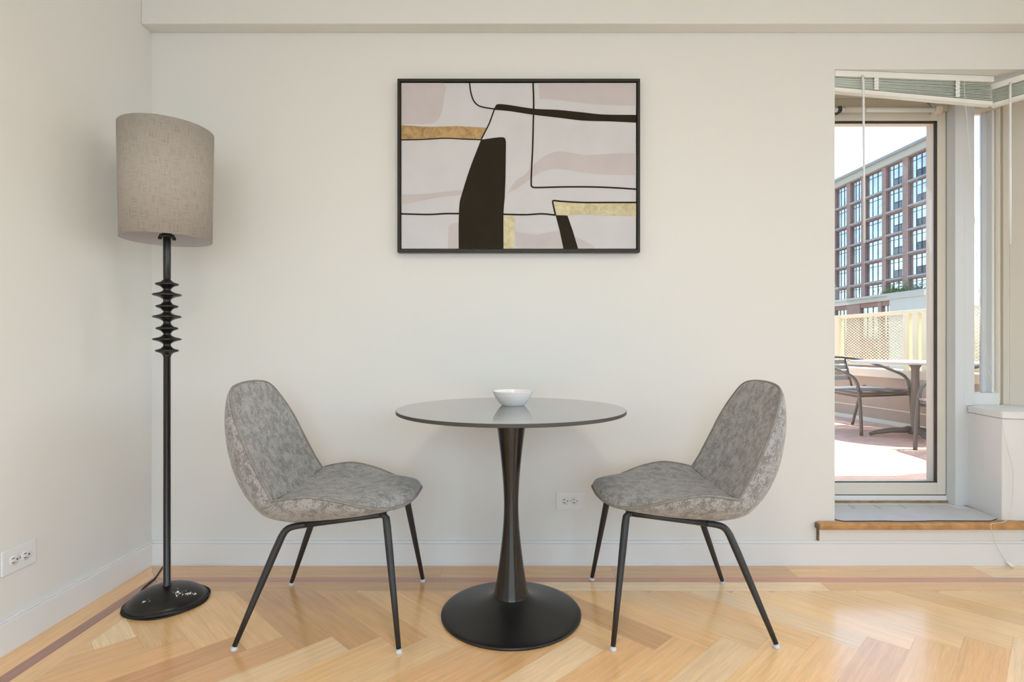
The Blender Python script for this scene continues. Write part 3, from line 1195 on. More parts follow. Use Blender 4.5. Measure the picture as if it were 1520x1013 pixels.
# ------------------------------------------------------------------ round table and bowl
TX, TY, TZ = -0.003, 1.942, 0.726
tb = thing('pedestal_table', 'round dark pedestal table with trumpet base in front of the back wall', 'table', (TX, TY, 0))
m = MB()
m.lathe([(0, TZ - 0.012), (0.397, TZ - 0.012), (0.4, TZ - 0.0105), (0.4, TZ - 0.0012), (0.399, TZ)], M['table_edge'], 128, smooth=False)
m.lathe([(0.399, TZ), (0, TZ)], M['table_top'], 128, smooth=False)
m.build('tabletop', tb)
m = MB()
prof = [(0.054, 0.7135), (0.0545, 0.70), (0.0505, 0.665), (0.044, 0.615), (0.0375, 0.56), (0.032, 0.505), (0.0278, 0.45), (0.0258, 0.40), (0.026, 0.36), (0.0285, 0.31),
        (0.033, 0.26), (0.039, 0.21), (0.0455, 0.16), (0.0525, 0.115), (0.0605, 0.075), (0.063, 0.066)]
pr = catmull(prof[::-1], 4)
m.lathe([(0, 0.066)] + pr + [(0, 0.7135)], M['gloss_black'], 64)
m.build('stem', tb)
m = MB()
pr = catmull([(0.244, 0.0), (0.2465, 0.004), (0.245, 0.009), (0.232, 0.0135), (0.20, 0.020), (0.16, 0.0285), (0.12, 0.039), (0.09, 0.050), (0.072, 0.0605), (0.064, 0.0665)], 4)
m.lathe([(0, 0)] + pr + [(0, 0.0665)], M['table_base'], 96)
m.build('base', tb)
m = MB()
m.lathe([(0, TZ - 0.0135), (0.11, TZ - 0.0135), (0.11, TZ - 0.012), (0, TZ - 0.012)], M['black_metal'], 48)
m.build('mounting_plate', tb)

bw = MB()
pr = catmull([(0.040, 0.0), (0.0425, 0.002), (0.049, 0.008), (0.060, 0.022), (0.069, 0.037), (0.0745, 0.0505), (0.0752, 0.0525), (0.0738, 0.0535), (0.0725, 0.052),
              (0.066, 0.037), (0.056, 0.021), (0.045, 0.009), (0.036, 0.006)], 4)
bw.lathe([(0, 0.002), (0.037, 0.002)] + pr + [(0, 0.0055)], M['porcelain'], 64)
bo = bw.build('bowl', None, (0.0035, 2.03, TZ))
bo['label'] = 'small white bowl standing on the round dark table'
bo['category'] = 'bowl'


# ------------------------------------------------------------------ chairs
def make_chair():
    root = thing('dining_chair', 'x', 'chair')
    # Rx,Rz,w, Cx,Cz, Ox,Oz  (rim, inner middle, outer middle)
    seat = [(.286, .437, 0.0, .286, .437, .286, .437),
            (.284, .434, .030, .285, .440, .281, .430),
            (.279, .429, .068, .282, .446, .272, .423),
            (.262, .422, .116, .270, .453, .255, .413),
            (.232, .418, .160, .245, .4575, .22, .401),
            (.190, .424, .197, .20, .459, .17, .388),
            (.130, .442, .226, .14, .456, .10, .371),
            (.060, .464, .243, .06, .451, .03, .357),
            (-.020, .479, .250, -.03, .447, -.05, .348),
            (-.090, .473, .245, -.10, .444, -.13, .347),
            (-.137, .463, .236, -.150, .444, -.215, .372)]
    back = [(-.137, .463, .236, -.150, .444, -.215, .372),
            (-.165, .51, .2325, -.188, .51, -.285, .44),
            (-.191, .56, .232, -.218, .56, -.325, .52),
            (-.216, .61, .230, -.240, .61, -.342, .59),
            (-.238, .66, .224, -.258, .66, -.350, .655),
            (-.262, .71, .211, -.276, .71, -.350, .71),
            (-.284, .755, .189, -.292, .755, -.345, .758),
            (-.300, .788, .166, -.304, .788, -.336, .79),
            (-.310, .807, .132, -.311, .807, -.326, .81),
            (-.314, .815, .086, -.3145, .815, -.320, .818),
            (-.3155, .8185, .040, -.3155, .8185, -.3175, .8195),
            (-.316, .8195, 0.0, -.316, .8195, -.316, .8195)]
    sub = 5
    sd, bk = catmull(seat, sub), catmull(back, sub)
    full = catmull(seat + back[1:], sub)
    nt_ = 13
    ths = [(-PI / 2) + PI * i / (2 * nt_) for i in range(2 * nt_ + 1)]

    def grid(rows, fn, name):
        mb_ = MB()
        bm = mb_.bm
        k = mb_.mi(M['fabric'])
        vs = []
        for r in rows:
            if r[2] < 1e-5:
                vs.append([bm.verts.new(fn(r, 0.0))])
            else:
                vs.append([bm.verts.new(fn(r, th)) for th in ths])
        for a_, b_ in zip(vs, vs[1:]):
            n_ = 2 * nt_
            for i in range(n_):
                if len(a_) == 1:
                    f = bm.faces.new((a_[0], b_[i], b_[i + 1]))
                elif len(b_) == 1:
                    f = bm.faces.new((a_[i], b_[0], a_[i + 1]))
                else:
                    f = bm.faces.new((a_[i], b_[i], b_[i + 1], a_[i + 1]))
                f.material_index = k
                f.smooth = True
        return mb_.build(name, root)

    def f_in(r, th):
        s_ = math.sin(th)
        bl_ = abs(s_) ** 3.0
        puff = 0.010 * (1 - abs(s_) ** 6) * min(1, r[2] / 0.12)
        x = r[3] + (r[0] - r[3]) * bl_
        z = r[4] + (r[1] - r[4]) * bl_
        return (x, r[2] * s_, z), puff

    def f_seat(r, th):
        p_, pu = f_in(r, th)
        return (p_[0], p_[1], p_[2] + pu * 0.6)

    def f_back(r, th):
        p_, pu = f_in(r, th)
        return (p_[0] + pu, p_[1], p_[2])

    def f_out(r, th):
        s_, c_ = math.sin(th), max(0.0, math.cos(th))
        c_ = c_ ** 0.9
        return (r[0] + (r[5] - r[0]) * c_, r[2] * s_ * 1.004, r[1] + (r[6] - r[1]) * c_)

    grid(sd, f_seat, 'seat_cushion')
    grid(bk, f_back, 'backrest_cushion')
    rim_rows = sd + bk[1:]
    # outer shell shares the rim of the cushions
    merged = []
    for r_rim, r_out in zip(rim_rows, full):
        merged.append((r_rim[0], r_rim[1], r_rim[2], 0, 0, r_out[5], r_out[6]))
    grid(merged, f_out, 'outer_shell')
    # piping
    loop = [(r[0], -r[2], r[1]) for r in rim_rows] + [(r[0], r[2], r[1]) for r in rim_rows[-2:0:-1]]
    pp = MB()
    pp.tube(loop, 0.0048, M['piping'], 8, closed=True)
    pp.build('piping', root)
    cr = MB()
    cw_ = [(f_seat(seat[-1], th)[0] + 0.004, f_seat(seat[-1], th)[1] * 0.985, f_seat(seat[-1], th)[2] - 0.001) for th in ths]
    cr.tube(cw_, 0.0028, M['piping_dark'], 6)
    cr.build('crease_seam', root)
    # frame: two side rails and two cross bars
    fr = MB()
    for s_ in (-1, 1):
        fr.tube([(.196, s_ * .165, .399), (.07, s_ * .165, .383), (-.07, s_ * .165, .365)], 0.0095, M['black_metal'], 12)
    fr.tube([(.185, -.165, .397), (.185, -.08, .391), (.185, .08, .391), (.185, .165, .397)], 0.008, M['black_metal'], 10)
    fr.tube([(-.05, -.165, .366), (-.05, -.10, .347), (-.05, .10, .347), (-.05, .165, .366)], 0.008, M['black_metal'], 10)
    fr.build('frame', root)
    for s_ in (-1, 1):
        # front leg
        lg = MB()
        a_, b_ = Vector((.200, s_ * .168, .400)), Vector((.2575, s_ * .2545, .012))
        pts = [Vector((.180, s_ * .165, .3975)), Vector((.192, s_ * .166, .397)), Vector((.2005, s_ * .1685, .388))]
        pts += [a_ + (b_ - a_) * t for t in (.10, .3, .6, 1.0)]
        lg.tube(pts, [.0095, .0105, .012, .0125, .0120, .0102, .0078], M['black_metal'], 16)
        l_ = lg.build('leg', root)
        gd = MB()
        gd.lathe([(0, 0), (.0105, 0), (.0118, .0015), (.0114, .0045), (.0088, .0095), (.006, .012), (0, .012)], M['glide'], 20, (b_.x + .001, b_.y + s_ * .001, 0))
        gd.build('foot_glide', l_)
        lg = MB()
        a_, b_ = Vector((-.128, s_ * .170, .348)), Vector((-.2555, s_ * .231, .012))
        pts = smooth_path([(-.06, s_ * .165, .3665), (-.088, s_ * .1655, .363), (-.110, s_ * .167, .3575), (-.124, s_ * .169, .347), (-.134, s_ * .1725, .330)], 3)
        k0 = len(pts)
        pts += [a_ + (b_ - a_) * t for t in (.2, .45, .7, 1.0)]
        lg.tube(pts, [.0098 + .0022 * i / k0 for i in range(k0)] + [.0122, .0112, .0097, .0078], M['black_metal'], 16)
        l_ = lg.build('leg', root)
        gd = MB()
        gd.lathe([(0, 0), (.0105, 0), (.0118, .0015), (.0114, .0045), (.0088, .0095), (.006, .012), (0, .012)], M['glide'], 20, (b_.x - .001, b_.y + s_ * .001, 0))
        gd.build('foot_glide', l_)
    return root


ch = make_chair()
ch['label'] = 'grey upholstered chair left of the table, beside the floor lamp, facing right'
ch['group'] = 'grey upholstered dining chairs'
ch.location = (-0.611, 1.942, 0)
ch.rotation_euler.z = math.radians(1.0)
c2 = copy_tree(ch)
c2['label'] = 'grey upholstered chair right of the table, near the terrace door, facing left'
c2.location = (0.576, 1.956, 0)
c2.rotation_euler.z = math.radians(180 - 1.0)

# ------------------------------------------------------------------ floor lamp
LXx, LYy = -1.273, 2.026
lp = thing('floor_lamp', 'black floor lamp with grey linen drum shade in the left corner', 'lamp', (LXx, LYy, 0))
m = MB()
pr = catmull([(0.128, 0.0), (0.1325, 0.004), (0.133, 0.010), (0.129, 0.015), (0.124, 0.0165), (0.119, 0.0225), (0.105, 0.034), (0.083, 0.046), (0.055, 0.0555), (0.025, 0.0605), (0.014, 0.0615)], 4)
m.lathe([(0, 0)] + pr + [(0, 0.0615)], M['lamp_base'], 96)
m.build('base', lp)
m = MB()
m.lathe([(0, .058), (.0150, .058), (.0150, .066), (.0122, .070), (.0120, .905), (.0140, .908), (.0140, .914), (.0100, .916)], M['lamp_black'], 28)
m.lathe([(.0100, 1.19), (.0125, 1.195), (.0128, 1.365), (.0100, 1.372), (0, 1.372)], M['lamp_black'], 28)
m.build('pole', lp)
m = MB()
zs = [.928, .970, 1.010, 1.053, 1.091, 1.134, 1.173]
rs = [.039, .048, .0375, .048, .0375, .0485, .039]
prof = [(.0105, .912)]
for z, r in zip(zs, rs):
    prof += [(.0125, z - .0175), (.0155, z - .0145), (r * .55, z - .0085), (r * .9, z - .0040), (r, z), (r * .92, z + .0038), (r * .55, z + .0080), (.0155, z + .0140), (.0125, z + .0170)]
prof += [(.0105, 1.193)]
m.lathe(prof, M['lamp_black'], 48)
m.build('turned_spindle', lp)
# shade: open drum with an inner lining
ZS0, ZS1 = 1.337, 1.741
m = MB()
bm = m.bm
uvw = bm.loops.layers.uv.new('wrap')
n = 96
rb, rt = 0.1475, 0.1535
ko, ki = m.mi(M['linen']), m.mi(M['shade_inner'])
ro = [[bm.verts.new((r * math.cos(2 * PI * i / n), r * math.sin(2 * PI * i / n), z)) for i in range(n)] for r, z in ((rb, ZS0), (rt, ZS1), (rt - .003, ZS1), (rb - .003, ZS0))]
for q, k in ((0, ko), (1, ko), (2, ki), (3, ko)):
    a_, b_ = ro[q], ro[(q + 1) % 4]
    for i in range(n):
        j = (i + 1) % n
        f = bm.faces.new((a_[i], a_[j], b_[j], b_[i]))
        f.material_index = k
        f.smooth = q in (0, 2)
        us = (i / n, (i + 1) / n, (i + 1) / n, i / n)
        vsv = (0, 0, .42, .42)
        for l, u_, v_ in zip(f.loops, us, vsv):
            l[uvw].uv = (u_ * .94, v_)
me_sh = m.build('lamp_shade', lp)
m = MB()
m.tube(smooth_path([((rt - .004) * math.cos(t), (rt - .004) * math.sin(t), 1.70) for t in [2 * PI * i / 48 for i in range(48)]], 1, True), .0018, M['lamp_black'], 6, closed=True)
for k in range(3):
    t = 2 * PI * k / 3 + .3
    m.tube([(0.016 * math.cos(t), 0.016 * math.sin(t), 1.372), (0.03 * math.cos(t), 0.03 * math.sin(t), 1.366), (0.06 * math.cos(t), 0.06 * math.sin(t), 1.52), ((rt - .004) * math.cos(t), (rt - .004) * math.sin(t), 1.70)], .002, M['lamp_black'], 6)
m.build('shade_carrier', lp)
m = MB()
m.lathe([(0, 1.345), (.024, 1.345), (.026, 1.350), (.024, 1.356), (.016, 1.358), (.017, 1.41), (.0, 1.41)], M['lamp_black'], 28)
for k in range(2):
    t = PI * k + 0.5
    m.lathe([(0, 1.337), (.006, 1.337), (.007, 1.343), (.005, 1.350), (0, 1.350)], M['lamp_black'], 12, (0.022 * math.cos(t), 0.022 * math.sin(t), 0))
m.build('socket', lp)
m = MB()
m.lathe(catmull([(0.010, 1.41), (.013, 1.43), (.024, 1.455), (.030, 1.48), (.026, 1.505), (.012, 1.518), (0.0, 1.52)], 3), M['bulb'], 24)
m.build('bulb', lp)
# power cord wound round the foot
pts = []
for k in range(0, 70):
    t = math.radians(-150 + k * 9.4)
    r = .1375 + 0.0022 * math.sin(k * 0.9) + (0.006 if 20 < k < 34 else 0) * math.sin((k - 20) / 14 * PI)
    pts.append((r * math.cos(t), r * math.sin(t), 0.0032 + (0.006 if k > 38 else 0) + 0.0007 * math.sin(k * .7)))
pts += [(-.142, .075, .006), (-.165, .125, .0032), (-.175, .20, .0032), (-.215, .31, .0032)]
m = MB()
m.tube(smooth_path(pts, 3), .0028, M['cord_black'], 8)
m.build('power_cord', lp)

# ------------------------------------------------------------------ ceiling fill (unseen fixture added to brighten the room from above)
cl_ = thing('ceiling_fill_fixture', 'unseen round ceiling fixture added as warm fill for the room', 'ceiling light', (0.1, 0.3, ZC))
m = MB()
m.lathe([(0, 0), (.22, 0), (.22, -.03), (0.2, -.032), (0, -.032)], M['blind_white'], 48)
m.build('base', cl_)
m = MB()
m.lathe(catmull([(.20, -.032), (.195, -.05), (.15, -.075), (.08, -.09), (0, -.095)], 3), M['fill_glow'], 48)
m.build('diffuser', cl_)

# ------------------------------------------------------------------ terrace
TZF = 0.25


def parx(d):
    return 3.24 + (5.5 - d) * 0.148


mb = MB()
tp = [(-1.8, YW + 0.385), (2.46, 2.765), cant(1.25, 0.36), (parx(0.9) + 0.2, 0.9), (parx(10) + 0.2, 10.0), (-1.8, 10.0)]
mb.prism(tp, 0.02, TZF, M['tile'])
struct(mb.build('terrace_floor'), 'terracotta tiled terrace floor outside the glass door', 'terrace floor')
mb = MB()
pb = [(parx(0.9), 0.9), (parx(10), 10), (parx(10) + 0.2, 10), (parx(0.9) + 0.2, 0.9)]
mb.prism(pb, 0.25, 0.665, M['parapet'])
pb2 = [(parx(0.9) - .012, 0.9), (parx(10) - .012, 10), (parx(10), 10), (parx(0.9), 0.9)]
mb.prism(pb2, 0.25, 0.285, M['cap'])
mb.prism([(parx(0.9) - .006, 0.9), (parx(10) - .006, 10), (parx(10), 10), (parx(0.9), 0.9)], 0.38, 0.388, M['cap'])
pb3 = [(parx(0.9) - .02, 0.9), (parx(10) - .02, 10), (parx(10) + 0.22, 10), (parx(0.9) + 0.22, 0.9)]
mb.prism(pb3, 0.665, 0.735, M['cap'])
struct(mb.build('wall_terrace'), 'low rendered terrace parapet with cream coping behind the patio chairs', 'parapet')

# railing of cream posts, rails and expanded metal
fd_ = Vector((-0.148, 1.0)).normalized()
angf = math.atan2(fd_.y, fd_.x)
fo = Vector((parx(2.0) + 0.08, 2.0))
rail = thing('metal_railing', 'cream railing of diamond mesh panels on the terrace parapet', 'railing', (fo.x, fo.y, 0.735), angf)
FL = 7.0
m = MB()
m.box((0, -.022, .485), (FL, .022, .52), M['fence'], .004)
m.build('top_rail', rail)
m = MB()
m.box((0, -.015, .03), (FL, .015, .055), M['fence'], .003)
m.build('bottom_rail', rail)


def t_of(px):
    """distance along the railing that is seen at this column of the photograph"""
    r = (px - CX) / F
    # fo.x + fd.x t = r (fo.y + fd.y t)
    return (r * fo.y - fo.x) / (fd_.x - r * fd_.y)


posts = sorted([t_of(1246), t_of(1349), t_of(1363), t_of(1377), 0.03] + [t_of(1246) + 1.35 * k for k in (1, 2)])
for t in posts:
    m = MB()
    w_ = .03
    m.box((t - w_, -w_, 0), (t + w_, w_, .50), M['fence'], .004)
    m.build('post', rail)
pt = sorted(posts)
for a_, b_ in zip(pt, pt[1:]):
    if b_ - a_ < 0.2:
        continue
    m = MB()
    x0, x1, z0, z1 = a_ + .032, b_ - .032, .056, .485
    px_, sl = .042, 0.62
    for sg in (1, -1):
        x = x0 - (z1 - z0) / sl
        while x < x1 + (z1 - z0) / sl:
            pa, pb_ = (x, z0), (x + sg * (z1 - z0) / sl, z1)
            (xa, za), (xb, zb2) = sorted((pa, pb_))
            if xa < x0:
                za += (zb2 - za) * (x0 - xa) / (xb - xa) if xb != xa else 0
                xa = x0
            if xb > x1:
                zb2 = za + (zb2 - za) * (x1 - xa) / (xb - xa) if xb > xa else zb2
                xb = x1
            if xb - xa > .004:
                m.tube([(xa, .002 * sg, za), (xb, .002 * sg, zb2)], .0036, M['fence'], 4, cap=False)
            x += px_
    m.build('mesh_panel', rail)


def patio_chair():
    r = thing('patio_chair', 'x', 'chair', group='metal patio armchairs')
    half = [(.24, .275, .0), (.235, .275, .14), (.222, .275, .30), (.205, .276, .40), (.160, .279, .455), (.06, .281, .495), (-.08, .275, .54), (-.20, .235, .578), (-.275, .13, .597)]
    path = smooth_path([(x, y, z) for x, y, z in half] + [(-.295, 0, .602)] + [(x, -y, z) for x, y, z in half[::-1]], 5)
    # split the bent tube into two front legs and the arm rail
    kf = 12
    for seg in (path[:kf + 1], path[-kf - 1:]):
        m = MB()
        m.tube(seg, .0125, M['patio_metal'], 10)
        m.build('leg', r)
    m = MB()
    m.tube(path[kf:-kf], .0125, M['patio_metal'], 10)
    m.build('arm_rail', r)
    for s_ in (-1, 1):
        m = MB()
        m.tube(smooth_path([(-.24, s_ * .20, 0), (-.205, s_ * .212, .16), (-.165, s_ * .222, .325), (-.13, s_ * .224, .352)], 4), .0115, M['patio_metal'], 10)
        m.build('leg', r)
    m = MB()
    fp = [(.215, -.25, .325), (.235, 0, .325), (.215, .25, .325), (0, .245, .335), (-.20, .22, .335), (-.215, 0, .335), (-.20, -.22, .335), (0, -.245, .335)]
    m.tube(smooth_path(fp, 4, True), .0105, M['patio_metal'], 8, closed=True)
    m.tube([(.20, -.262, .30), (.20, .262, .30)], .008, M['patio_metal'], 8)
    for s_ in (-1, 1):
        m.tube([(.222, s_ * .272, .30), (-.17, s_ * .215, .315)], .008, M['patio_metal'], 8)
    m.build('seat_frame', r)
    m = MB()
    for k in range(9):
        x = -.19 + k * .0485
        m.box((x, -.235, .343), (x + .042, .235, .3475), M['patio_sling'], .001)
    m.build('seat', r)
    m = MB()
    for s_ in (-1, 1):
        m.tube([(-.20, s_ * .15, .335), (-.232, s_ * .15, .45), (-.262, s_ * .15, .585)], .009, M['patio_metal'], 8)
    for k in range(4):
        z = .40 + k * .046
        xo = -.212 - (z - .335) * .24
        m.box((xo - .004, -.15, z), (xo, .15, z + .036), M['patio_sling'], .001)
    m.build('backrest', r)
    return r


pc1 = patio_chair()
fdir = Vector((0.31, -0.95))
ctr = Vector((2.966, 4.335)) - fdir.normalized() * 0.24
pc1['label'] = 'metal patio armchair seen through the door behind the terrace table'
pc1.location = (ctr.x, ctr.y, TZF)
pc1.rotation_euler.z = math.atan2(fdir.y, fdir.x)
pc2 = copy_tree(pc1)
pc2['label'] = 'metal patio armchair mostly hidden by the right side of the door frame'
ang2 = math.radians(176)
f2 = Vector((math.cos(ang2), math.sin(ang2)))
l2 = Vector((-f2.y, f2.x))
ctr2 = Vector((2.695, 3.67)) - f2 * 0.24 + l2 * 0.275
pc2.location = (ctr2.x, ctr2.y, TZF)
pc2.rotation_euler.z = ang2

pt_ = thing('patio_table', 'round metal patio table on a pedestal outside on the terrace', 'table', (3.048, 4.15, TZF))
m = MB()
m.lathe([(0, .564), (.413, .564), (.420, .567), (.420, .578), (.413, .582), (0, .582)], M['patio_top'], 64)
m.build('tabletop', pt_)
m = MB()
m.lathe([(0, .03), (.045, .03), (.034, .07), (.028, .09), (.026, .52), (.032, .540), (.055, .564), (0, .564)], M['patio_metal'], 32)
m.build('pedestal', pt_)
for k in range(4):
    t = math.radians(162 + 90 * k)
    m = MB()
    c_, s_ = math.cos(t), math.sin(t)
    m.tube([(0.02 * c_, 0.02 * s_, .06), (.15 * c_, .15 * s_, .052), (.26 * c_, .26 * s_, .03), (.30 * c_, .30 * s_, .014)], [.022, .02, .016, .013], M['patio_metal'], 10)
    m.build('foot', pt_)

# unseen slab added over the corner window to keep sun off the floor
mb = MB()
mb.prism([cant(-0.05, 0.35), cant(LC + 0.4, 0.35), cant(LC + 0.4, 1.25), cant(0.2, 1.25)], ZC + 0.0, ZC + 0.2, M['cap'])
struct(mb.build('sun_block_slab'), 'unseen slab added above the corner window to block the sun', 'overhang')

# ------------------------------------------------------------------ building across the street
XB = 57.0


def d_of(px):
    return XB / ((px - CX) / F + 0.05)


bang = math.atan2(1.0, -0.05)
bld = thing('apartment_building', 'brick apartment building with rows of tall windows across the street', 'building', (XB, 0, 0), bang)
# local frame: x runs along the facade (away from the camera), +y points to the camera side
kx = math.hypot(1, 0.05)


def sx(px):
    return d_of(px) * kx


zr = CAMZ
cols = [(1222, 1236), (1240, 1256.5), (1262, 1278), (1284, 1309), (1315, 1339.5), (1348, 1374.5), (1381, 1396)]
rows_ = [(22.3, 25.4), (19.0, 21.9), (15.8, 18.5), (12.7, 15.4), (9.5, 12.2), (7.3, 9.0)]
rows_ = [(a_ + zr, b_ + zr) for a_, b_ in rows_]
S0, S1 = sx(1400), sx(1200)
piers = MB()
# brick piers between the window bays, spandrels between the floors
edges = [S1]
for (l, r) in cols:
    edges += [sx(l), sx(r)]
edges.append(S0)
for k in range(0, len(edges), 2):
    piers.box((edges[k + 1], -0.6, -14), (edges[k], 0, 26.4 + zr), M['brick'])
zs_ = [26.4 + zr]
for (z0, z1) in rows_:
    zs_ += [z1, z0]
zs_.append(6.4 + zr)
for (l, r) in cols:
    for k in range(0, len(zs_), 2):
        piers.box((sx(r), -0.5, zs_[k + 1]), (sx(l), -0.12, zs_[k]), M['brick'])
piers.box((S0, -2.8, -14), (S1, -0.75, 26.4 + zr), M['brick'])
piers.build('brick_wall', bld)
m = MB()
m.box((S0, -1, 25.55 + zr), (S1, 0.35, 26.45 + zr), M['cream_stone'])
m.box((S0, -1, 26.45 + zr), (S1, 0.75, 26.8 + zr), M['grey_stone'])
m.build('cornice', bld)
m = MB()
m.box((S0, -0.5, 6.35 + zr), (S1, 1.1, 6.95 + zr), M['cream_stone'])
m.box((S0, -0.5, 6.95 + zr), (S1, 1.5, 7.25 + zr), M['cream_stone'])
m.build('string_course', bld)
# brick podium with its own windows and a pale corner pavilion
m = MB()
pod = [(1246, 1264), (1284, 1311), (1316, 1337)]
e2 = [S1]
for (l, r) in pod:
    e2 += [sx(l), sx(r)]
e2.append(sx(1343))
for k in range(0, len(e2), 2):
    m.box((e2[k + 1], -0.2, -14), (e2[k], 0.8, 6.35 + zr), M['brick'])
for (l, r) in pod:
    m.box((sx(r), -0.2, 5.7 + zr), (sx(l), 0.7, 6.35 + zr), M['brick'])
    m.box((sx(r), -0.2, -14), (sx(l), 0.7, 1.0 + zr), M['brick'])
m.build('podium', bld)
m = MB()
m.box((S0, -0.2, -14), (sx(1343.5), 2.2, 6.35 + zr), M['pale_wall'])
m.box((S0, -0.2, 6.3 + zr), (sx(1342.5), 2.5, 7.05 + zr), M['cream_stone'])
m.build('pale_pavilion', bld)
m = MB()
m.box((sx(1390), -2.6, 26.4 + zr), (sx(1371.5), -0.9, 28.2 + zr), M['brick'])
m.build('roof_bulkhead', bld)


def bwindow(s0, s1, z0, z1, yb, rail_):
    w = MB()
    t = 0.065
    w.box((s0, yb - .12, z0), (s1, yb, z0 + t), M['win_frame'])
    w.box((s0, yb - .12, z1 - t), (s1, yb, z1), M['win_frame'])
    L_ = s1 - s0
    for f in (0, 0.36, 0.66, 1.0):
        x = s0 + f * L_
        w.box((max(s0, x - t / 2), yb - .12, z0), (min(s1, x + t / 2), yb, z1), M['win_frame'])
    w.box((s0, yb - .12, z0 + (z1 - z0) * .78), (s1, yb, z0 + (z1 - z0) * .78 + t), M['win_frame'])
    o = w.build('window', bld)
    p_ = MB()
    p_.box((s0, yb - .11, z0), (s1, yb - .07, z1), M['win_pane'])
    p_.build('pane', o)
    if z1 - z0 < 4:
        q = MB()
        q.box((s0 - 0.1, -0.2, z0 - 0.28), (s1 + 0.1, 0.1, z0 - 0.02), M['grey_stone'])
        q.build('sill', o)
    if rail_:
        q = MB()
        a_ = s0 + 0.02 * L_
        b_ = s0 + 0.62 * L_
        q.box((a_, yb + .02, z0 + 1.0), (b_, yb + .06, z0 + 1.06), M['rail_dark'])
        q.box((a_, yb + .02, z0 + .06), (b_, yb + .06, z0 + .12), M['rail_dark'])
        x = a_
        while x < b_:
            q.box((x, yb + .025, z0 + .1), (x + .05, yb + .055, z0 + 1.0), M['rail_dark'])
            x += 0.16
        q.build('balcony_rail', o)


for ci, (l, r) in enumerate(cols):
    for (z0, z1) in rows_:
        bwindow(sx(r), sx(l), z0, z1, -0.3, ci >= 4 and z1 - z0 > 2)
for (l, r) in pod:
    bwindow(sx(r), sx(l), 1.0 + zr, 5.7 + zr, 0.55, False)

# planting on the setback above the pavilion
rs_ = random.Random(5)
m = MB()
for k in range(420):
    cxs = sx(1338) + rs_.gauss(0, 1.4)
    p = Vector((cxs, 0.85 + rs_.gauss(0, .25), 7.3 + zr + abs(rs_.gauss(0, .55))))
    a_ = Vector((rs_.gauss(0, 1), rs_.gauss(0, 1), rs_.gauss(0, 1))).normalized() * .16
    b_ = Vector((rs_.gauss(0, 1), rs_.gauss(0, 1), rs_.gauss(0, 1))).normalized() * .10
    m.quad([p - a_, p + b_, p + a_, p - b_], M['leaf'])
pl = m.build('setback_shrubs', None, (XB, 0, 0), bang)
pl['label'] = 'green shrubs on the ledge of the brick building across the street'
pl['category'] = 'shrubs'
pl['kind'] = 'stuff'

mb = MB()
mb.box((-150, 12, -14.5), (200, 260, -14), M['street'])
struct(mb.build('ground'))

# ------------------------------------------------------------------ light
w = bpy.data.worlds.new('sky')
S.world = w
w.use_nodes = True
nt = w.node_tree
bg = nt.nodes['Background']
sky = nt.nodes.new('ShaderNodeTexSky')
sky.sky_type = 'NISHITA'
sky.sun_disc = False
sky.sun_elevation = math.radians(52)
sky.sun_rotation = math.radians(85)
sky.air_density = 1.0
sky.dust_density = 2.5
sky.ozone_density = 1.0
nt.links.new(sky.outputs['Color'], bg.inputs['Color'])
bg.inputs['Strength'].default_value = 0.45

sun = bpy.data.lights.new('sun', 'SUN')
sun.energy = 6.5
sun.angle = math.radians(0.6)
sun.color = (1.0, 0.95, 0.86)
so = bpy.data.objects.new('sun', sun)
COL.objects.link(so)
az = Vector((0.99, -0.10, 0)).normalized()
el = math.radians(66)
sd_ = Vector((az.x * math.cos(el), az.y * math.cos(el), math.sin(el)))
so.rotation_euler = sd_.to_track_quat('Z', 'Y').to_euler()


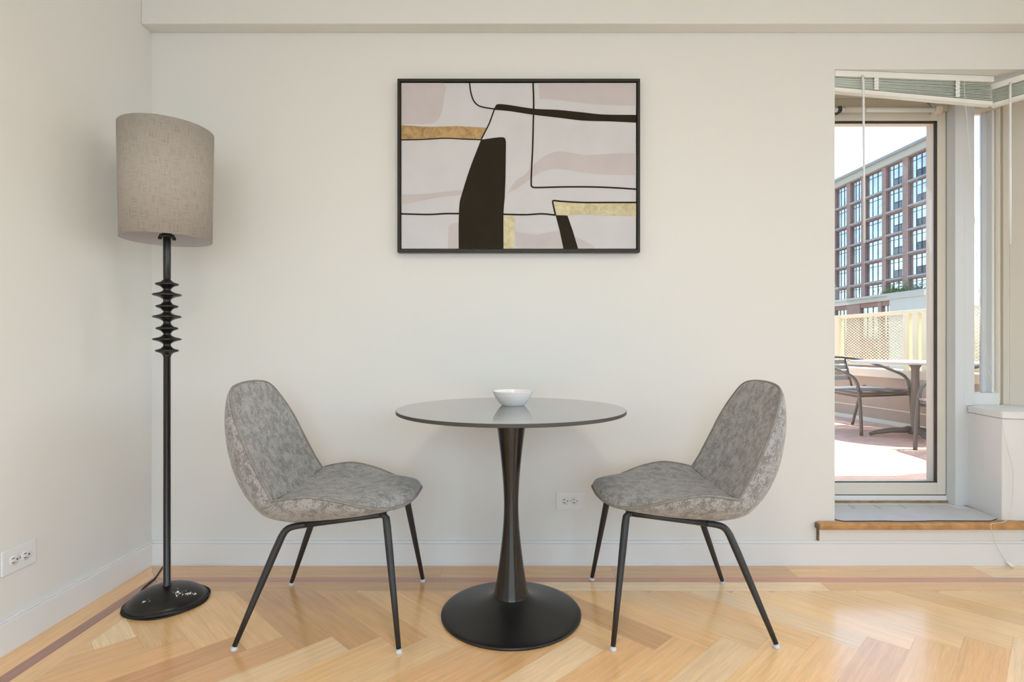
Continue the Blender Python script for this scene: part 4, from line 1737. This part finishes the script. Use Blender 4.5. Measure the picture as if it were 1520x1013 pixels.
def area(name, loc, direction, sx_, sy_, power, col):
    l = bpy.data.lights.new(name, 'AREA')
    l.shape = 'RECTANGLE'
    l.size = sx_
    l.size_y = sy_
    l.energy = power
    l.color = col
    o = bpy.data.objects.new(name, l)
    COL.objects.link(o)
    o.location = loc
    o.rotation_euler = Vector(direction).to_track_quat('-Z', 'Z').to_euler()
    return o


DAY = (0.765, 0.89, 1.0)
area('daylight_right_window', (XR + 0.03, (wy0 + wy1) / 2, (wz0 + wz1) / 2), (-1, 0, -0.7), wy1 - wy0 - .1, wz1 - wz0 - .1, 34, DAY)
area('rear_fill_light', ((rx0 + rx1) / 2, YR - 0.02, (rz0 + rz1) / 2), (0, 1, -0.25), rx1 - rx0 - .1, rz1 - rz0 - .1, 58, DAY)  # added frontal fill behind the camera, set in the added rear window
pcw = Q0 + U * 1.12 + NI * 0.06
area('daylight_corner_window', (pcw.x, pcw.y, 1.4), (NI.x, NI.y, -0.35), 1.4, 1.25, 9, DAY)
pl_ = bpy.data.lights.new('ceiling_fill', 'AREA')  # warm fill lamp for the added ceiling fixture
pl_.shape = 'DISK'
pl_.size = 0.4
pl_.energy = 12
pl_.color = (1.0, 0.93, 0.84)
po = bpy.data.objects.new('ceiling_fill', pl_)
COL.objects.link(po)
po.location = (0.1, 0.3, ZC - 0.11)

# ------------------------------------------------------------------ camera and view
cam = bpy.data.cameras.new('camera')
co = bpy.data.objects.new('camera', cam)
COL.objects.link(co)
co.location = (0, 0, CAMZ)
co.rotation_euler = (PI / 2, 0, 0)
cam.sensor_width = 36.0
cam.sensor_fit = 'HORIZONTAL'
cam.lens = F / 1520.0 * 36.0
cam.shift_y = (CY - 506.5) / 1520.0
cam.clip_start = 0.02
cam.clip_end = 600
S.camera = co
S.view_settings.view_transform = 'Standard'
S.view_settings.look = 'None'
S.view_settings.gamma = 1.0
S.view_settings.use_curve_mapping = False
S.view_settings.exposure = 0.0
S.cycles.use_denoising = True
S.cycles.max_bounces = 10
S.cycles.diffuse_bounces = 6
S.cycles.glossy_bounces = 5
S.cycles.transparent_max_bounces = 16
S.cycles.sample_clamp_indirect = 8.0
